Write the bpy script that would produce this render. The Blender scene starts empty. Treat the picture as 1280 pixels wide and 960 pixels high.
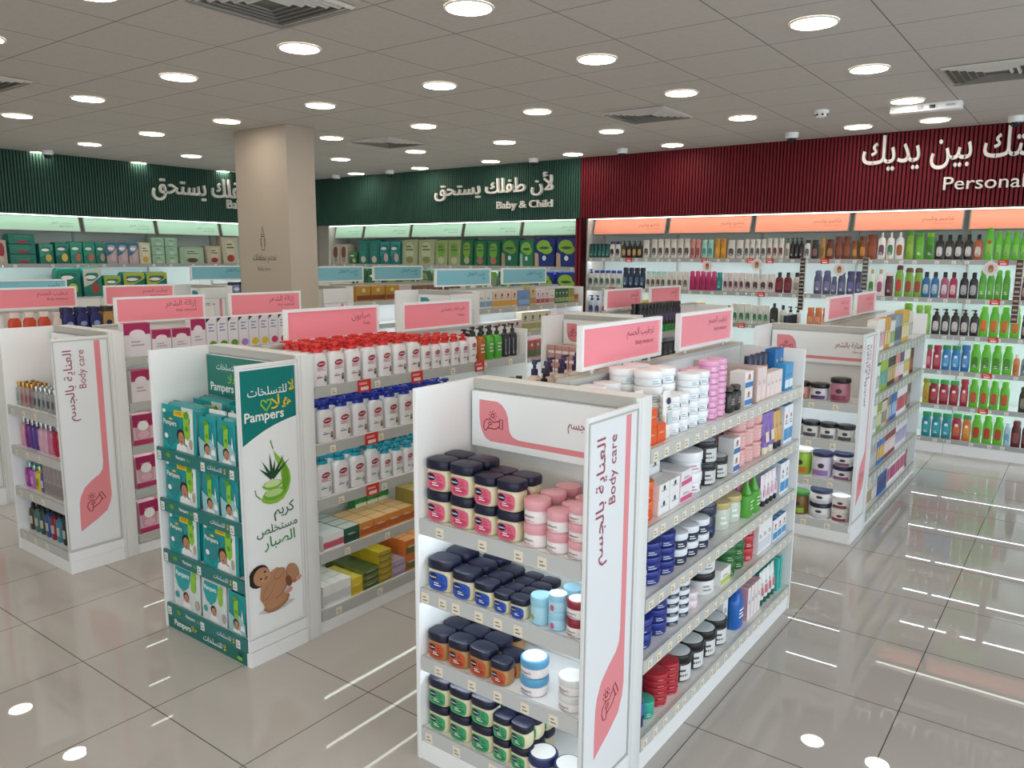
import bpy, bmesh, math, random
from mathutils import Vector, Matrix
random.seed(7)
S = bpy.context.scene
COL = S.collection

# ------------------------------------------------------------------ camera, world, exposure
YAW, PITCH, ROLL, FPX, CAMH = .640017, .160915, .0066, 973.32, 1.796
_f = Vector((-math.sin(YAW)*math.cos(PITCH), math.cos(YAW)*math.cos(PITCH), -math.sin(PITCH)))
_r0 = Vector((math.cos(YAW), math.sin(YAW), 0)); _u0 = _r0.cross(_f)
_r = math.cos(ROLL)*_r0 + math.sin(ROLL)*_u0
_u = -math.sin(ROLL)*_r0 + math.cos(ROLL)*_u0
cam = bpy.data.cameras.new('camera'); co = bpy.data.objects.new('camera', cam); COL.objects.link(co)
cam.sensor_width = 36; cam.lens = FPX/1280*36; cam.clip_start = .05; cam.clip_end = 60
co.matrix_world = Matrix(((_r.x, _u.x, -_f.x, 0), (_r.y, _u.y, -_f.y, 0), (_r.z, _u.z, -_f.z, CAMH), (0, 0, 0, 1)))
S.camera = co
S.view_settings.view_transform = 'Standard'; S.view_settings.look = 'None'
S.view_settings.exposure = 0.5; S.view_settings.gamma = 1.0
DOWNLIGHT, LED, WORLD, WINDOW, FRONT = 17.0, 11.0, .25, 165.0, 75.0
wd = bpy.data.worlds.new('daylight'); S.world = wd; wd.use_nodes = True
wd.node_tree.nodes['Background'].inputs[0].default_value = (.86, .93, 1, 1)
wd.node_tree.nodes['Background'].inputs[1].default_value = WORLD
# daylight through the shop front behind the photographer
la = bpy.data.lights.new('shopfront_daylight', 'AREA'); la.shape = 'RECTANGLE'; la.size = 9; la.size_y = 2.6
la.energy = WINDOW; la.color = (.78, .9, 1)
lo = bpy.data.objects.new('shopfront_daylight', la); COL.objects.link(lo)
lo.location = (4.2, 2.5, 1.45); lo.rotation_euler = (math.radians(90), 0, math.radians(90))

lb = bpy.data.lights.new('front_fill_light', 'AREA'); lb.shape = 'RECTANGLE'; lb.size = 7; lb.size_y = 2.4  # added fill behind the camera, brightens faces toward it; no window there
lb.energy = FRONT; lb.color = (.86, .94, 1)
lbo = bpy.data.objects.new('front_fill_light', lb); COL.objects.link(lbo)
lbo.location = (0, -2.8, 1.5); lbo.rotation_euler = (math.radians(90), 0, 0)

# pixel of the photograph -> point on a plane (axis 0=X 1=Y 2=Z), used for laying the shop out
def at(axis, val, px, py):
    d = _r*((px-640)/FPX) + _u*((480-py)/FPX) + _f
    t = (val - (0, 0, CAMH)[axis]) / d[axis]
    return Vector((0, 0, CAMH)) + d*t

# ------------------------------------------------------------------ materials
def lin(h):
    h = h.lstrip('#'); c = [int(h[i:i+2], 16)/255 for i in (0, 2, 4)]
    return [x/12.92 if x <= .04045 else ((x+.055)/1.055)**2.4 for x in c]
_M = {}
def M(hexc, rough=.4, metal=0, trans=0, emit=0, spec=.5):
    k = (hexc, rough, metal, trans, emit, spec)
    if k in _M: return _M[k]
    m = bpy.data.materials.new('surface_' + hexc); m.use_nodes = True
    b = m.node_tree.nodes['Principled BSDF']; c = lin(hexc) + [1]
    b.inputs['Base Color'].default_value = c; b.inputs['Roughness'].default_value = rough
    b.inputs['Metallic'].default_value = metal; b.inputs['Specular IOR Level'].default_value = spec
    if trans: b.inputs['Transmission Weight'].default_value = trans
    if emit:
        b.inputs['Emission Color'].default_value = c; b.inputs['Emission Strength'].default_value = emit
    _M[k] = m
    return m
def procedural(name, build):
    m = bpy.data.materials.new(name); m.use_nodes = True
    nt = m.node_tree; build(nt, nt.nodes, nt.links, nt.nodes['Principled BSDF']); return m
def grid_nodes(nt, N, L, ox, oy, px, py, half):
    g = N.new('ShaderNodeNewGeometry'); s = N.new('ShaderNodeSeparateXYZ'); L.new(g.outputs['Position'], s.inputs[0])
    def line(sock, o, p):
        a = N.new('ShaderNodeMath'); a.operation = 'SUBTRACT'; L.new(sock, a.inputs[0]); a.inputs[1].default_value = o
        w = N.new('ShaderNodeMath'); w.operation = 'PINGPONG'; L.new(a.outputs[0], w.inputs[0]); w.inputs[1].default_value = p/2
        c = N.new('ShaderNodeMath'); c.operation = 'LESS_THAN'; L.new(w.outputs[0], c.inputs[0]); c.inputs[1].default_value = half
        return c.outputs[0]
    mx = N.new('ShaderNodeMath'); mx.operation = 'MAXIMUM'
    L.new(line(s.outputs[0], ox, px), mx.inputs[0]); L.new(line(s.outputs[1], oy, py), mx.inputs[1])
    return mx.outputs[0]
def mix_col(N, L, fac, a, b):
    m = N.new('ShaderNodeMix'); m.data_type = 'RGBA'; L.new(fac, m.inputs[0])
    for i, v in ((6, a), (7, b)):
        if isinstance(v, str): m.inputs[i].default_value = lin(v) + [1]
        else: L.new(v, m.inputs[i])
    return m.outputs[2]
def _floor(nt, N, L, b):
    f = grid_nodes(nt, N, L, -1.0686, 2.6557, .6, .6, .0022)
    t = N.new('ShaderNodeTexNoise'); t.inputs['Scale'].default_value = 2.2; t.inputs['Detail'].default_value = 8
    base = mix_col(N, L, t.outputs['Fac'], '#aea8a3', '#bdb8b2')
    L.new(mix_col(N, L, f, base, '#5a5148'), b.inputs['Base Color'])
    b.inputs['Roughness'].default_value = .015; b.inputs['Specular IOR Level'].default_value = .4
def _ceil(nt, N, L, b):
    f = grid_nodes(nt, N, L, -.945, 2.70, .625, .575, .004)
    t = N.new('ShaderNodeTexNoise'); t.inputs['Scale'].default_value = 320
    base = mix_col(N, L, t.outputs['Fac'], '#b9b2a9', '#c6bfb6')
    L.new(mix_col(N, L, f, base, '#7d7871'), b.inputs['Base Color']); b.inputs['Roughness'].default_value = .9
MFLOOR = procedural('polished_porcelain_tile', _floor); MCEIL = procedural('mineral_ceiling_tile', _ceil)
WHITE = M('#f2f2f1', .35); WH2 = M('#e6e7e5', .4); GREY = M('#b9b8b2', .4); DGREY = M('#77756f', .5)
RAIL = M('#b7b8b3', .25); BLACK = M('#141416', .35); CREAM = M('#e6dcc6', .5)
LEDM = M('#eaf6ff', .5, emit=LED); LEDW = M('#f4fff8', .5, emit=LED*.33); LAMPM = M('#fff4e4', .5, emit=DOWNLIGHT)

# ------------------------------------------------------------------ mesh builder
class MB:
    def __init__(s): s.bm = bmesh.new(); s.mats = []
    def mi(s, m):
        if m not in s.mats: s.mats.append(m)
        return s.mats.index(m)
    def box(s, x0, x1, y0, y1, z0, z1, m, bev=0):
        g = bmesh.ops.create_cube(s.bm, size=1)
        for v in g['verts']:
            v.co = Vector(((x0+x1)/2 + v.co.x*(x1-x0), (y0+y1)/2 + v.co.y*(y1-y0), (z0+z1)/2 + v.co.z*(z1-z0)))
        fs = {f for v in g['verts'] for f in v.link_faces}; k = s.mi(m)
        for f in fs: f.material_index = k
        if bev:
            es = list({e for f in fs for e in f.edges})
            bmesh.ops.bevel(s.bm, geom=es, offset=bev, segments=2, profile=.6, affect='EDGES', material=k)
        return s
    def loft(s, rings, m, n=2, seg=20, cx=0, cy=0, cap0=True, cap1=True):
        """rings: (z, a, b[, dx, dy]) super-ellipse half widths"""
        k = s.mi(m); prev = None; first = None
        for r in rings:
            z, a, b = r[:3]; dx, dy = (r[3], r[4]) if len(r) > 3 else (0, 0)
            vs = []
            for i in range(seg):
                t = 2*math.pi*i/seg; q = rad(t, a, b, n)
                vs.append(s.bm.verts.new((cx+dx+q*math.cos(t), cy+dy+q*math.sin(t), z)))
            if prev:
                for i in range(seg):
                    j = (i+1) % seg
                    s.bm.faces.new((prev[i], prev[j], vs[j], vs[i])).material_index = k
            else: first = vs
            prev = vs
        if cap0: s.bm.faces.new(list(reversed(first))).material_index = k
        if cap1: s.bm.faces.new(prev).material_index = k
        return s
    def tube(s, pts, r, m, seg=8):
        k = s.mi(m); P = [Vector(p) for p in pts]; prev = None
        for i, p in enumerate(P):
            d = (P[min(i+1, len(P)-1)] - P[max(i-1, 0)]).normalized()
            a = d.orthogonal().normalized() if prev is None else (pa - d*pa.dot(d)).normalized()
            pa = a; b = d.cross(a)
            vs = [s.bm.verts.new(p + (a*math.cos(2*math.pi*j/seg) + b*math.sin(2*math.pi*j/seg))*r) for j in range(seg)]
            if prev:
                for j in range(seg):
                    s.bm.faces.new((prev[j], prev[(j+1) % seg], vs[(j+1) % seg], vs[j])).material_index = k
            else: s.bm.faces.new(list(reversed(vs))).material_index = k
            prev = vs
        s.bm.faces.new(prev).material_index = k
        return s
    def face(s, pts, m):
        f = s.bm.faces.new([s.bm.verts.new(p) for p in pts]); f.material_index = s.mi(m); return s
    def art(s, art, fn):
        for layer, (vs, fs, m) in enumerate(art.items):
            used = {i for f in fs for i in f}; k = s.mi(m)
            bv = [s.bm.verts.new(fn(x, z, layer)) if i in used else None for i, (x, z) in enumerate(vs)]
            for f in fs:
                try: s.bm.faces.new([bv[i] for i in f]).material_index = k
                except ValueError: pass
        return s
    def mesh(s, name, smooth=True, fix=True):
        bm = s.bm
        if fix: bmesh.ops.recalc_face_normals(bm, faces=bm.faces)
        if smooth:
            bm.normal_update()
            for f in bm.faces: f.smooth = True
            for e in bm.edges:
                if len(e.link_faces) != 2 or e.calc_face_angle(0) > .6: e.smooth = False
        me = bpy.data.meshes.new(name); bm.to_mesh(me); bm.free()
        for m in s.mats: me.materials.append(m)
        return me
def rad(t, a, b, n):
    c, q = abs(math.cos(t)), abs(math.sin(t))
    return ((c/a)**n + (q/b)**n)**(-1/n)

def add(name, me, parent=None, loc=(0, 0, 0), rz=0, kind=None, label=None, cat=None, group=None):
    o = bpy.data.objects.new(name, me); COL.objects.link(o); o.location = loc; o.rotation_euler = (0, 0, rz)
    if parent: o.parent = parent
    if kind: o['kind'] = kind
    if label: o['label'] = label
    if cat: o['category'] = cat
    if group: o['group'] = group
    return o
def box(name, x0, x1, y0, y1, z0, z1, m, parent=None, bev=0, **k):
    return add(name, MB().box(x0, x1, y0, y1, z0, z1, m, bev).mesh(name), parent, **k)
def empty(name, label, cat, loc=(0, 0, 0), rz=0, group=None):
    return add(name, None, None, loc, rz, None, label, cat, group)

# ------------------------------------------------------------------ lettering (built-in font, Arabic joined by hand)
_AR = {'ا': 'FE8D FE8E', 'أ': 'FE83 FE84', 'إ': 'FE87 FE88', 'ب': 'FE8F FE90 FE91 FE92', 'ة': 'FE93 FE94', 'ت': 'FE95 FE96 FE97 FE98',
 'ج': 'FE9D FE9E FE9F FEA0', 'ح': 'FEA1 FEA2 FEA3 FEA4', 'خ': 'FEA5 FEA6 FEA7 FEA8', 'د': 'FEA9 FEAA', 'ر': 'FEAD FEAE', 'ز': 'FEAF FEB0',
 'س': 'FEB1 FEB2 FEB3 FEB4', 'ش': 'FEB5 FEB6 FEB7 FEB8', 'ص': 'FEB9 FEBA FEBB FEBC', 'ط': 'FEC1 FEC2 FEC3 FEC4', 'ع': 'FEC9 FECA FECB FECC',
 'ف': 'FED1 FED2 FED3 FED4', 'ق': 'FED5 FED6 FED7 FED8', 'ك': 'FED9 FEDA FEDB FEDC', 'ل': 'FEDD FEDE FEDF FEE0', 'م': 'FEE1 FEE2 FEE3 FEE4',
 'ن': 'FEE5 FEE6 FEE7 FEE8', 'ه': 'FEE9 FEEA FEEB FEEC', 'و': 'FEED FEEE', 'ي': 'FEF1 FEF2 FEF3 FEF4', 'ﻻ': 'FEFB FEFC', 'ﻷ': 'FEF7 FEF8'}
def shape_ar(t):
    if not any(c in _AR for c in t): return t
    t = t.replace('لا', 'ﻻ').replace('لأ', 'ﻷ'); out = []
    for i, c in enumerate(t):
        if c not in _AR: out.append(c); continue
        f = _AR[c].split(); pv = i > 0 and t[i-1] in _AR and len(_AR[t[i-1]].split()) == 4
        nx = len(f) == 4 and i+1 < len(t) and t[i+1] in _AR
        out.append(chr(int(f[(3 if nx else 1) if pv else (2 if nx else 0)], 16)))
    return ''.join(reversed(out))
_T = {}
def text_geo(t, bold=0, ext=0):
    if any(c in _AR for c in t): bold *= .4
    k = (t, bold, ext)
    if k not in _T:
        c = bpy.data.curves.new('lettering', 'FONT'); c.body = shape_ar(t); c.offset = bold; c.resolution_u = 3; c.extrude = ext
        o = bpy.data.objects.new('lettering', c); COL.objects.link(o); bpy.context.view_layer.update()
        dg = bpy.context.evaluated_depsgraph_get(); me = bpy.data.meshes.new_from_object(o.evaluated_get(dg))
        vs = [tuple(v.co) for v in me.vertices]; fs = [tuple(p.vertices) for p in me.polygons]
        bpy.data.objects.remove(o); bpy.data.curves.remove(c); bpy.data.meshes.remove(me)
        xs = [v[0] for v in vs]; ys = [v[1] for v in vs]
        _T[k] = (vs, fs, min(xs), max(xs), min(ys), max(ys))
    return _T[k]

_I = {}
def islands(t, bold):
    k = (t, bold)
    if k not in _I:
        vs, fs = text_geo(t, bold)[:2]; par = list(range(len(vs)))
        def find(i):
            while par[i] != i: par[i] = par[par[i]]; i = par[i]
            return i
        for f in fs:
            for v in f[1:]: par[find(v)] = find(f[0])
        g = {}
        for f in fs: g.setdefault(find(f[0]), []).append(f)
        L = sorted(g.values(), key=lambda F: min(vs[v][0] for f in F for v in f))
        _I[k] = [[f for F in L[j::2] for f in F] for j in (0, 1) if L[j::2]]
    return _I[k]
class Art:
    """flat printed artwork: layered polygons in (x, z)"""
    def __init__(s): s.items = []
    def poly(s, pts, m): s.items.append((list(pts), [tuple(range(len(pts)))], m)); return s
    def rect(s, x0, x1, z0, z1, m, n=1):
        vs = []; fs = []
        for i in range(n+1):
            x = x0 + (x1-x0)*i/n; vs += [(x, z0), (x, z1)]
            if i: fs.append((2*i-2, 2*i, 2*i+1, 2*i-1))
        s.items.append((vs, fs, m)); return s
    def ell(s, cx, cz, a, b, m, rot=0, n=16, e=2):
        c, q = math.cos(rot), math.sin(rot); vs = [(cx, cz)]; R = 3 if max(a, b) > .011 else 1
        for k in range(1, R+1):
            for i in range(n):
                t = 2*math.pi*i/n; r = rad(t, a, b, e)*k/R; x, z = r*math.cos(t), r*math.sin(t)
                vs.append((cx + x*c - z*q, cz + x*q + z*c))
        fs = [(0, 1+i, 1+(i+1) % n) for i in range(n)]
        for k in range(R-1):
            o = 1+k*n; fs += [(o+i, o+n+i, o+n+(i+1) % n, o+(i+1) % n) for i in range(n)]
        s.items.append((vs, fs, m)); return s
    def stroke(s, pts, w, m):
        vs = []; P = [Vector(p) for p in pts]
        for i, p in enumerate(P):
            d = (P[min(i+1, len(P)-1)] - P[max(i-1, 0)]); d = d.normalized() if d.length else Vector((1, 0)); q = Vector((-d.y, d.x))*w/2
            vs += [tuple(p+q), tuple(p-q)]
        s.items.append((vs, [(2*i, 2*i+1, 2*i+3, 2*i+2) for i in range(len(P)-1)], m)); return s
    def text(s, t, x, z, h, m, w=None, al='c', rot=0, bold=0.0):
        """h: cap height for Latin / overall height; w: width to fit instead"""
        vs, fs, x0, x1, y0, y1 = text_geo(t, bold)
        k = w/(x1-x0) if w else h/(y1-y0)
        kz = (h/(y1-y0)) if (w and h) else k
        cx = {'c': (x0+x1)/2, 'l': x0, 'r': x1}[al]; cy = (y0+y1)/2; c, q = math.cos(rot), math.sin(rot)
        pts = [((v[0]-cx)*k, (v[1]-cy)*kz) for v in vs]
        pts = [(x + a*c - b*q, z + a*q + b*c) for a, b in pts]
        for grp in islands(t, bold):   # joined letters overlap: neighbours go on two layers
            s.items.append((pts, grp, m))
        return s
    def flat(s, name, y=0.0, step=.0001):
        return MB().art(s, lambda x, z, l: (x, y - l*step, z)).mesh(name, smooth=False, fix=False)
def wrap(a, b, n=2, off=.0007, step=.00012, z0=0):
    def fn(x, z, l):
        t = x/max(a, b) - math.pi/2 if n == 2 and abs(a-b) < 1e-6 else math.atan2(-b, x*1.0)
        if n == 2 and abs(a-b) < 1e-6: q = a
        else:  # flattish front: keep x, solve the super-ellipse for y
            xx = max(-a*.985, min(a*.985, x)); y = b*(1-(abs(xx)/a)**n)**(1/n)
            return (xx, -(y+off+l*step), z+z0)
        q += off + l*step
        return (q*math.cos(t), q*math.sin(t), z+z0)
    return fn
# ------------------------------------------------------------------ room shell
HC = 2.95
RX0, RX1, RY0, RY1 = -10.45, 4.5, -3.0, 8.62
box('floor', RX0, RX1, RY0, RY1, -.1, 0, MFLOOR, kind='structure')
box('ceiling', RX0, RX1, RY0, RY1, HC, HC+.1, MCEIL, kind='structure')
WALLM = M('#cfc9be', .7)
box('wall_back', RX0, RX1, RY1, RY1+.1, 0, HC, WALLM, kind='structure')
box('wall_left', RX0-.1, RX0, RY0, RY1, 0, HC, WALLM, kind='structure')
box('wall_front', RX0, -3.0, RY0-.1, RY0, 0, HC, WALLM, kind='structure')
RED, RED2, GRN, GRN2 = M('#74202a', .6, spec=.2), M('#2c080c', .7, spec=.1), M('#3a5b50', .6, spec=.2), M('#152821', .7, spec=.1)
def slats(name, x0, x1, z0, z1, m, m2, pitch=.034, along='X', fixed=0.0, depth=.12):
    mb = MB()
    if along == 'X': mb.box(x0, x1, fixed+.012, fixed+depth, z0, z1, m2)
    else: mb.box(fixed-depth, fixed-.012, x0, x1, z0, z1, m2)
    n = int((x1-x0)/pitch); p = (x1-x0)/n
    for i in range(n):
        a = x0 + i*p + p*.16; b = a + p*.6
        if along == 'X': mb.box(a, b, fixed, fixed+.014, z0, z1, m)
        else: mb.box(fixed-.014, fixed, a, b, z0, z1, m)
    return add(name, mb.mesh(name, smooth=False), kind='structure')
FB, FZ = 7.99, 2.262
slats('trim_1', -4.965, 1.6, FZ, HC, RED, RED2, fixed=FB)
slats('trim_2', -9.86, -4.965, FZ, HC, GRN, GRN2, fixed=FB)
slats('trim_3', 2.0, FB, FZ, HC, GRN, GRN2, along='Y', fixed=-9.86)
slats('trim_4', -5.045, -4.955, 0, FZ, RED, RED2, pitch=.03, fixed=FB+.02)
# bulkhead behind the slatted fascias
box('trim_5', -9.98, 1.6, FB+.12, RY1, FZ+.03, HC, WALLM, kind='structure')
box('trim_6', RX0, -9.98, 2.0, RY1, FZ+.03, HC, WALLM, kind='structure')
# column
PIL = M('#b8ab9b', .6)
o = box('pillar', -6.66, -5.885, 4.53, 4.84, 0, HC, PIL, kind='structure', bev=.004)
INK = M('#575a55', .5)
a = Art(); K = .43
def pst(pts, dz=.0): a.stroke([(x*K, (z-.105)*K) for x, z in pts], .006, INK)
pst([(-.02, .30), (-.035, .2), (-.06, .175), (.06, .175), (.035, .2), (.02, .30), (0, .36), (-.02, .30)])
pst([(-.055, .17), (-.055, .14), (.055, .14), (.055, .17)])
pst([(-.05, .13), (-.05, -.14), (-.04, -.15), (.04, -.15), (.05, -.14), (.05, .13), (-.05, .13)])
pst([(-.05, .11), (-.085, .07), (-.09, 0), (-.07, -.06), (-.05, -.075)])
pst([(.05, .11), (.085, .07), (.09, 0), (.07, -.06), (.05, -.075)])
pc_ = at(1, 4.528, 328.5, 297.5); t1 = at(1, 4.528, 330.5, 323.5); t2 = at(1, 4.528, 330.5, 336.5)
a.text('نهتم بطفلك', t1.x-pc_.x, t1.z-pc_.z, 0, INK, w=.36, bold=.006); a.text('Baby care', t2.x-pc_.x, t2.z-pc_.z, 0, M('#84847e', .5), w=.2)
add('lettering', a.flat('lettering'), o, (pc_.x, 4.5285, pc_.z))

# fascia lettering
LET = M('#efeae2', .4)
def lettering(t, x, y, z, h, w, rz, label, bold=.016):
    vs, fs, x0, x1, y0, y1 = text_geo(t, bold, .02)
    kx = w/(x1-x0); kz = h/(y1-y0); bm = bmesh.new()
    bv = [bm.verts.new(((v[0]-x1)*kx, -v[2]*1.0, (v[1]-y0)*kz)) for v in vs]
    for f in fs:
        try: bm.faces.new([bv[i] for i in f])
        except ValueError: pass
    me = bpy.data.meshes.new('wall_lettering'); bm.to_mesh(me); bm.free(); me.materials.append(LET)
    return add('wall_lettering', me, None, (x, y, z), rz, None, label, 'lettering')
LY = FB-.021
def letY(t, pxl, pxr, pyt, pyb, label):  # on the back fascia: photograph extents of the line
    p, q = at(1, LY, pxl, pyb), at(1, LY, pxr, pyt)
    lettering(t, q.x, LY, p.z, max(.05, q.z-p.z), q.x-p.x, 0, label, .016 if t[0] > 'z' else 0)
letY('لأن طفلك يستحق', 544, 691.5, 214, 252, 'large white Arabic slogan on green slatted fascia beside the red one')
letY('Baby & Child', 621.5, 690.5, 249, 264, 'white words Baby & Child on green slatted fascia beside the red one')
p = at(1, LY, 1077, 213)
lettering('عنايتك بين يديك', p.x+1.63, LY, p.z-.03, .33, 1.63, 0, 'large white Arabic slogan on red slatted fascia', .012)
p = at(1, LY, 1179, 236)
lettering('Personal Care', p.x+1.03, LY, p.z-.012, .112, 1.03, 0, 'white words Personal Care on red slatted fascia', 0)
LX = -9.86+.021
p, q = at(0, LX, 191, 248), at(0, LX, 191, 222)
lettering('لأن طفلك يستحق', LX, p.y+1.85, p.z-.02, .40, 1.85, math.pi/2, 'large white Arabic slogan on green side fascia behind the column')
p = at(0, LX, 284, 264)
lettering('Baby & Child', LX, p.y+.86, p.z, .16, .86, math.pi/2, 'white words Baby & Child on green side fascia, mostly behind the column', 0)

# ------------------------------------------------------------------ ceiling fittings
ring = MB().loft([(0, .118, .118), (-.006, .118, .118), (-.008, .108, .108)], M('#e4e0d8', .5), seg=28, cap0=False, cap1=False).mesh('trim_ring')
disc = MB().loft([(-.002, .108, .108), (-.007, .106, .106)], LAMPM, seg=28, cap0=False).mesh('diffuser')
rows = [(-.4, range(-1, 7)), (.7, range(-1, 8)), (1.84, range(-1, 8)), (2.98, range(-1, 7)), (4.15, range(0, 8)), (5.31, range(0, 8)), (6.5, range(0, 8))]
spots = [(-1.25-1.235*k, y) for y, ks in rows for k in ks]
spots += [(-1.22, 7.5), (-1.82, 7.5), (-3.64, 7.62), (-4.87, 7.66), (-6.05, 7.66), (-7.28, 7.72), (-8.5, 7.72), (.6, 7.5)]
lampc = []
for x, y in spots:
    if y > 4.4 and y < 4.95 and -6.8 < x < -5.8: continue
    l = empty('recessed_downlight', '', 'ceiling light', (x, y, HC-.0005), group='round downlights in the ceiling grid')
    add('trim_ring', ring, l); add('diffuser', disc, l); lampc.append((l, x, y))
VENTM = M('#c4beb5', .5)
def vent(x, y, s, label):
    v = empty('air_diffuser', label, 'ceiling vent', (x, y, HC-.001))
    mb = MB()
    for a0 in (0, 1, 2, 3):
        r = Matrix.Rotation(a0*math.pi/2, 4, 'Z')
        for i in range(6):
            o_, w_ = s*(.98-i*.14), s*.05
            pts = [(-o_, -o_, -.004), (o_, -o_, -.004), (o_-w_, -o_+w_, -.018), (-o_+w_, -o_+w_, -.018)]
            mb.face([r @ Vector(p) for p in pts], VENTM)
    add('louvre', mb.mesh('louvre', smooth=False), v)
    mb = MB().box(-s*.93, s*.93, -s*.93, s*.93, -.003, 0, M('#6f6b64', .8)); add('throat', mb.mesh('throat'), v)
vent(-3.18, 2.38, .285, 'square louvred ceiling vent nearest above the nappy end unit')
vent(-3.06, 5.93, .285, 'square louvred ceiling vent in front of the red fascia')
vent(-.62, 5.80, .285, 'square louvred ceiling vent beside the emergency light')
vent(-5.92, 5.82, .285, 'square louvred ceiling vent behind the column')
vent(-6.15, 2.2, .285, 'square louvred ceiling vent above the mist bottles')
for px, py, l in ((750, 189, 'green fascia'), (667, 201, 'green and red fascia joint'), (778, 189, 'red fascia beside its green edge'), (990, 169, 'red fascia middle'), (1271, 148, 'red fascia slogan'), (59, 191, 'green side fascia'), (420, 222, 'column and corner'), (487, 216, 'green slogan start')):
    if px == 750: continue
    p = at(2, HC, px, py-3); p.y = min(p.y, FB-.12)
    if px == 59: p.x = max(p.x, -9.7)
    c = empty('dome_camera', 'small white ceiling camera with dark dome by the ' + l, 'camera', (p.x, p.y, HC-.0005))
    add('base', MB().loft([(0, .06, .06), (-.04, .058, .058), (-.05, .045, .045)], WHITE, seg=20).mesh('base'), c)
    add('dome', MB().loft([(-.05, .042, .042), (-.07, .038, .038), (-.088, .02, .02)], M('#1d1d1f', .1), seg=20).mesh('dome'), c)
p = at(2, HC, 1027, 138)
c = empty('smoke_detector', 'small white smoke detector with dark slots on ceiling', 'smoke detector', (p.x, p.y, HC-.0005))
add('base', MB().loft([(0, .055, .055), (-.02, .055, .055), (-.024, .045, .045)], WHITE, seg=24).mesh('base'), c)
mb = MB().loft([(-.024, .045, .045), (-.045, .04, .04), (-.052, .02, .02)], WHITE, seg=24)
for i in range(6):
    t = i*math.pi/3; mb.box(.04*math.cos(t)-.008, .04*math.cos(t)+.008, .04*math.sin(t)-.008, .04*math.sin(t)+.008, -.042, -.03, BLACK)
add('sensor_head', mb.mesh('sensor_head'), c)
p = at(2, HC, 1158, 130)
c = empty('emergency_light', 'white box emergency light with two small dark lamps on ceiling', 'emergency light', (p.x, p.y, HC-.0005), 0)
add('housing', MB().box(-.24, .24, -.05, .05, -.055, 0, WHITE, .006).mesh('housing'), c)
for i, x in enumerate((-.03, .05)):
    add('lamp', MB().box(x-.02, x+.02, -.058, -.049, -.042, -.018, M('#2a2a2c', .2)).mesh('lamp'), c)
add('test_panel', MB().box(.14, .2, -.053, -.049, -.035, -.02, GREY).mesh('test_panel'), c)

# ------------------------------------------------------------------ shelving
PINK, PINKD, MAROON = M('#e88d93', .45), M('#fb949f', .35), M('#a2495e', .5)
TEAL, TEALD, TEALR = M('#0f8482', .4), M('#0c6e68', .4), M('#1f7470', .35)
TAGM = M('#e9dfc9', .5); TAGW = M('#e6e4de', .5)
tagmesh = {}
def tag_mesh(w, h, m):
    k = (w, h, m)
    if k not in tagmesh:
        mb = MB().box(-w/2, w/2, -.0012, 0, 0, h, m)
        a = Art()
        for i, z in enumerate((.62, .3)): a.rect(-w*.3, w*(.3 if i else .1), h*(z-.06), h*(z+.06), DGREY)
        mb.art(a, lambda x, z, l: (x, -.0016, z)); tagmesh[k] = mb.mesh('price_tag', smooth=False)
    return tagmesh[k]
def shelf(parent, x0, x1, y0, depth, z, rot=None, tags=(), led=True, ledw=.013, board=WHITE, rail=RAIL, tagm=TAGM, railh=.046, rail_art=None, thick=.018, tagw=.034):
    """one shelf, front edge at local y0 facing -Y; rot turns it about the unit's origin"""
    s = add('shelf', MB().box(x0, x1, y0+.012, y0+depth, z-thick, z-.0005, board).mesh('shelf'), parent)
    if rot: s.rotation_euler = (0, 0, rot)
    mb = MB().box(x0+.002, x1-.002, y0, y0+.011, z-railh, z+.004, rail)
    if rail_art: mb.art(rail_art, lambda x, z_, l: (x, y0-.0006-l*.0001, z+z_))
    add('price_rail', mb.mesh('price_rail', smooth=False), s)
    if led: add('led_strip', MB().box(x0+.02, x1-.02, y0+.055, y0+.055+ledw, z-thick-.010, z-thick-.001, LEDM if led is True else LEDW).mesh('led_strip'), s)
    for t in tags:
        add('price_tag', tag_mesh(tagw, railh*.72, tagm), s, (t, y0-.0005, z-railh+.004))
    return s
def frame_art(w, h, m=GREY, t=.006):
    return Art().rect(0, w, 0, t, m).rect(0, w, h-t, h, m).rect(0, t, 0, h, m).rect(w-t, w, 0, h, m)
def hand(a, cx, cz, k, m, rot=0, w=.05):
    c, q = math.cos(rot), math.sin(rot)
    T = lambda pts: [(cx + k*(x*c - z*q), cz + k*(x*q + z*c)) for x, z in pts]
    w *= k
    a.stroke(T([(-1, -.55), (-.95, -.1), (-.7, .2), (-.3, .22), (.05, .02), (.3, .1), (.55, .16), (.62, .16)]), w, m)
    a.stroke(T([(-.55, -.15), (-.35, .02), (-.1, -.1), (-.2, -.2), (-.4, -.2), (-.55, -.45), (-.75, -.72), (-.95, -.6)]), w, m)
    a.stroke(T([(-.55, -.5), (-.2, -.5), (.25, -.5), (.45, -.35), (.62, -.28)]), w, m)
    a.stroke(T([(.62, .3), (.62, -.42), (.92, -.45), (.92, .33), (.62, .3)]), w, m)
    a.stroke(T([(.06*math.cos(t)*2.6-.05, .55+.06*math.sin(t)*2.6) for t in [i*math.pi/6 for i in range(13)]]), w, m)
    for t in range(-1, 6):
        u = t*math.pi/4.2; a.stroke(T([(-.05+.3*math.cos(u), .55+.3*math.sin(u)), (-.05+.4*math.cos(u), .55+.4*math.sin(u))]), w, m)
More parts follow.
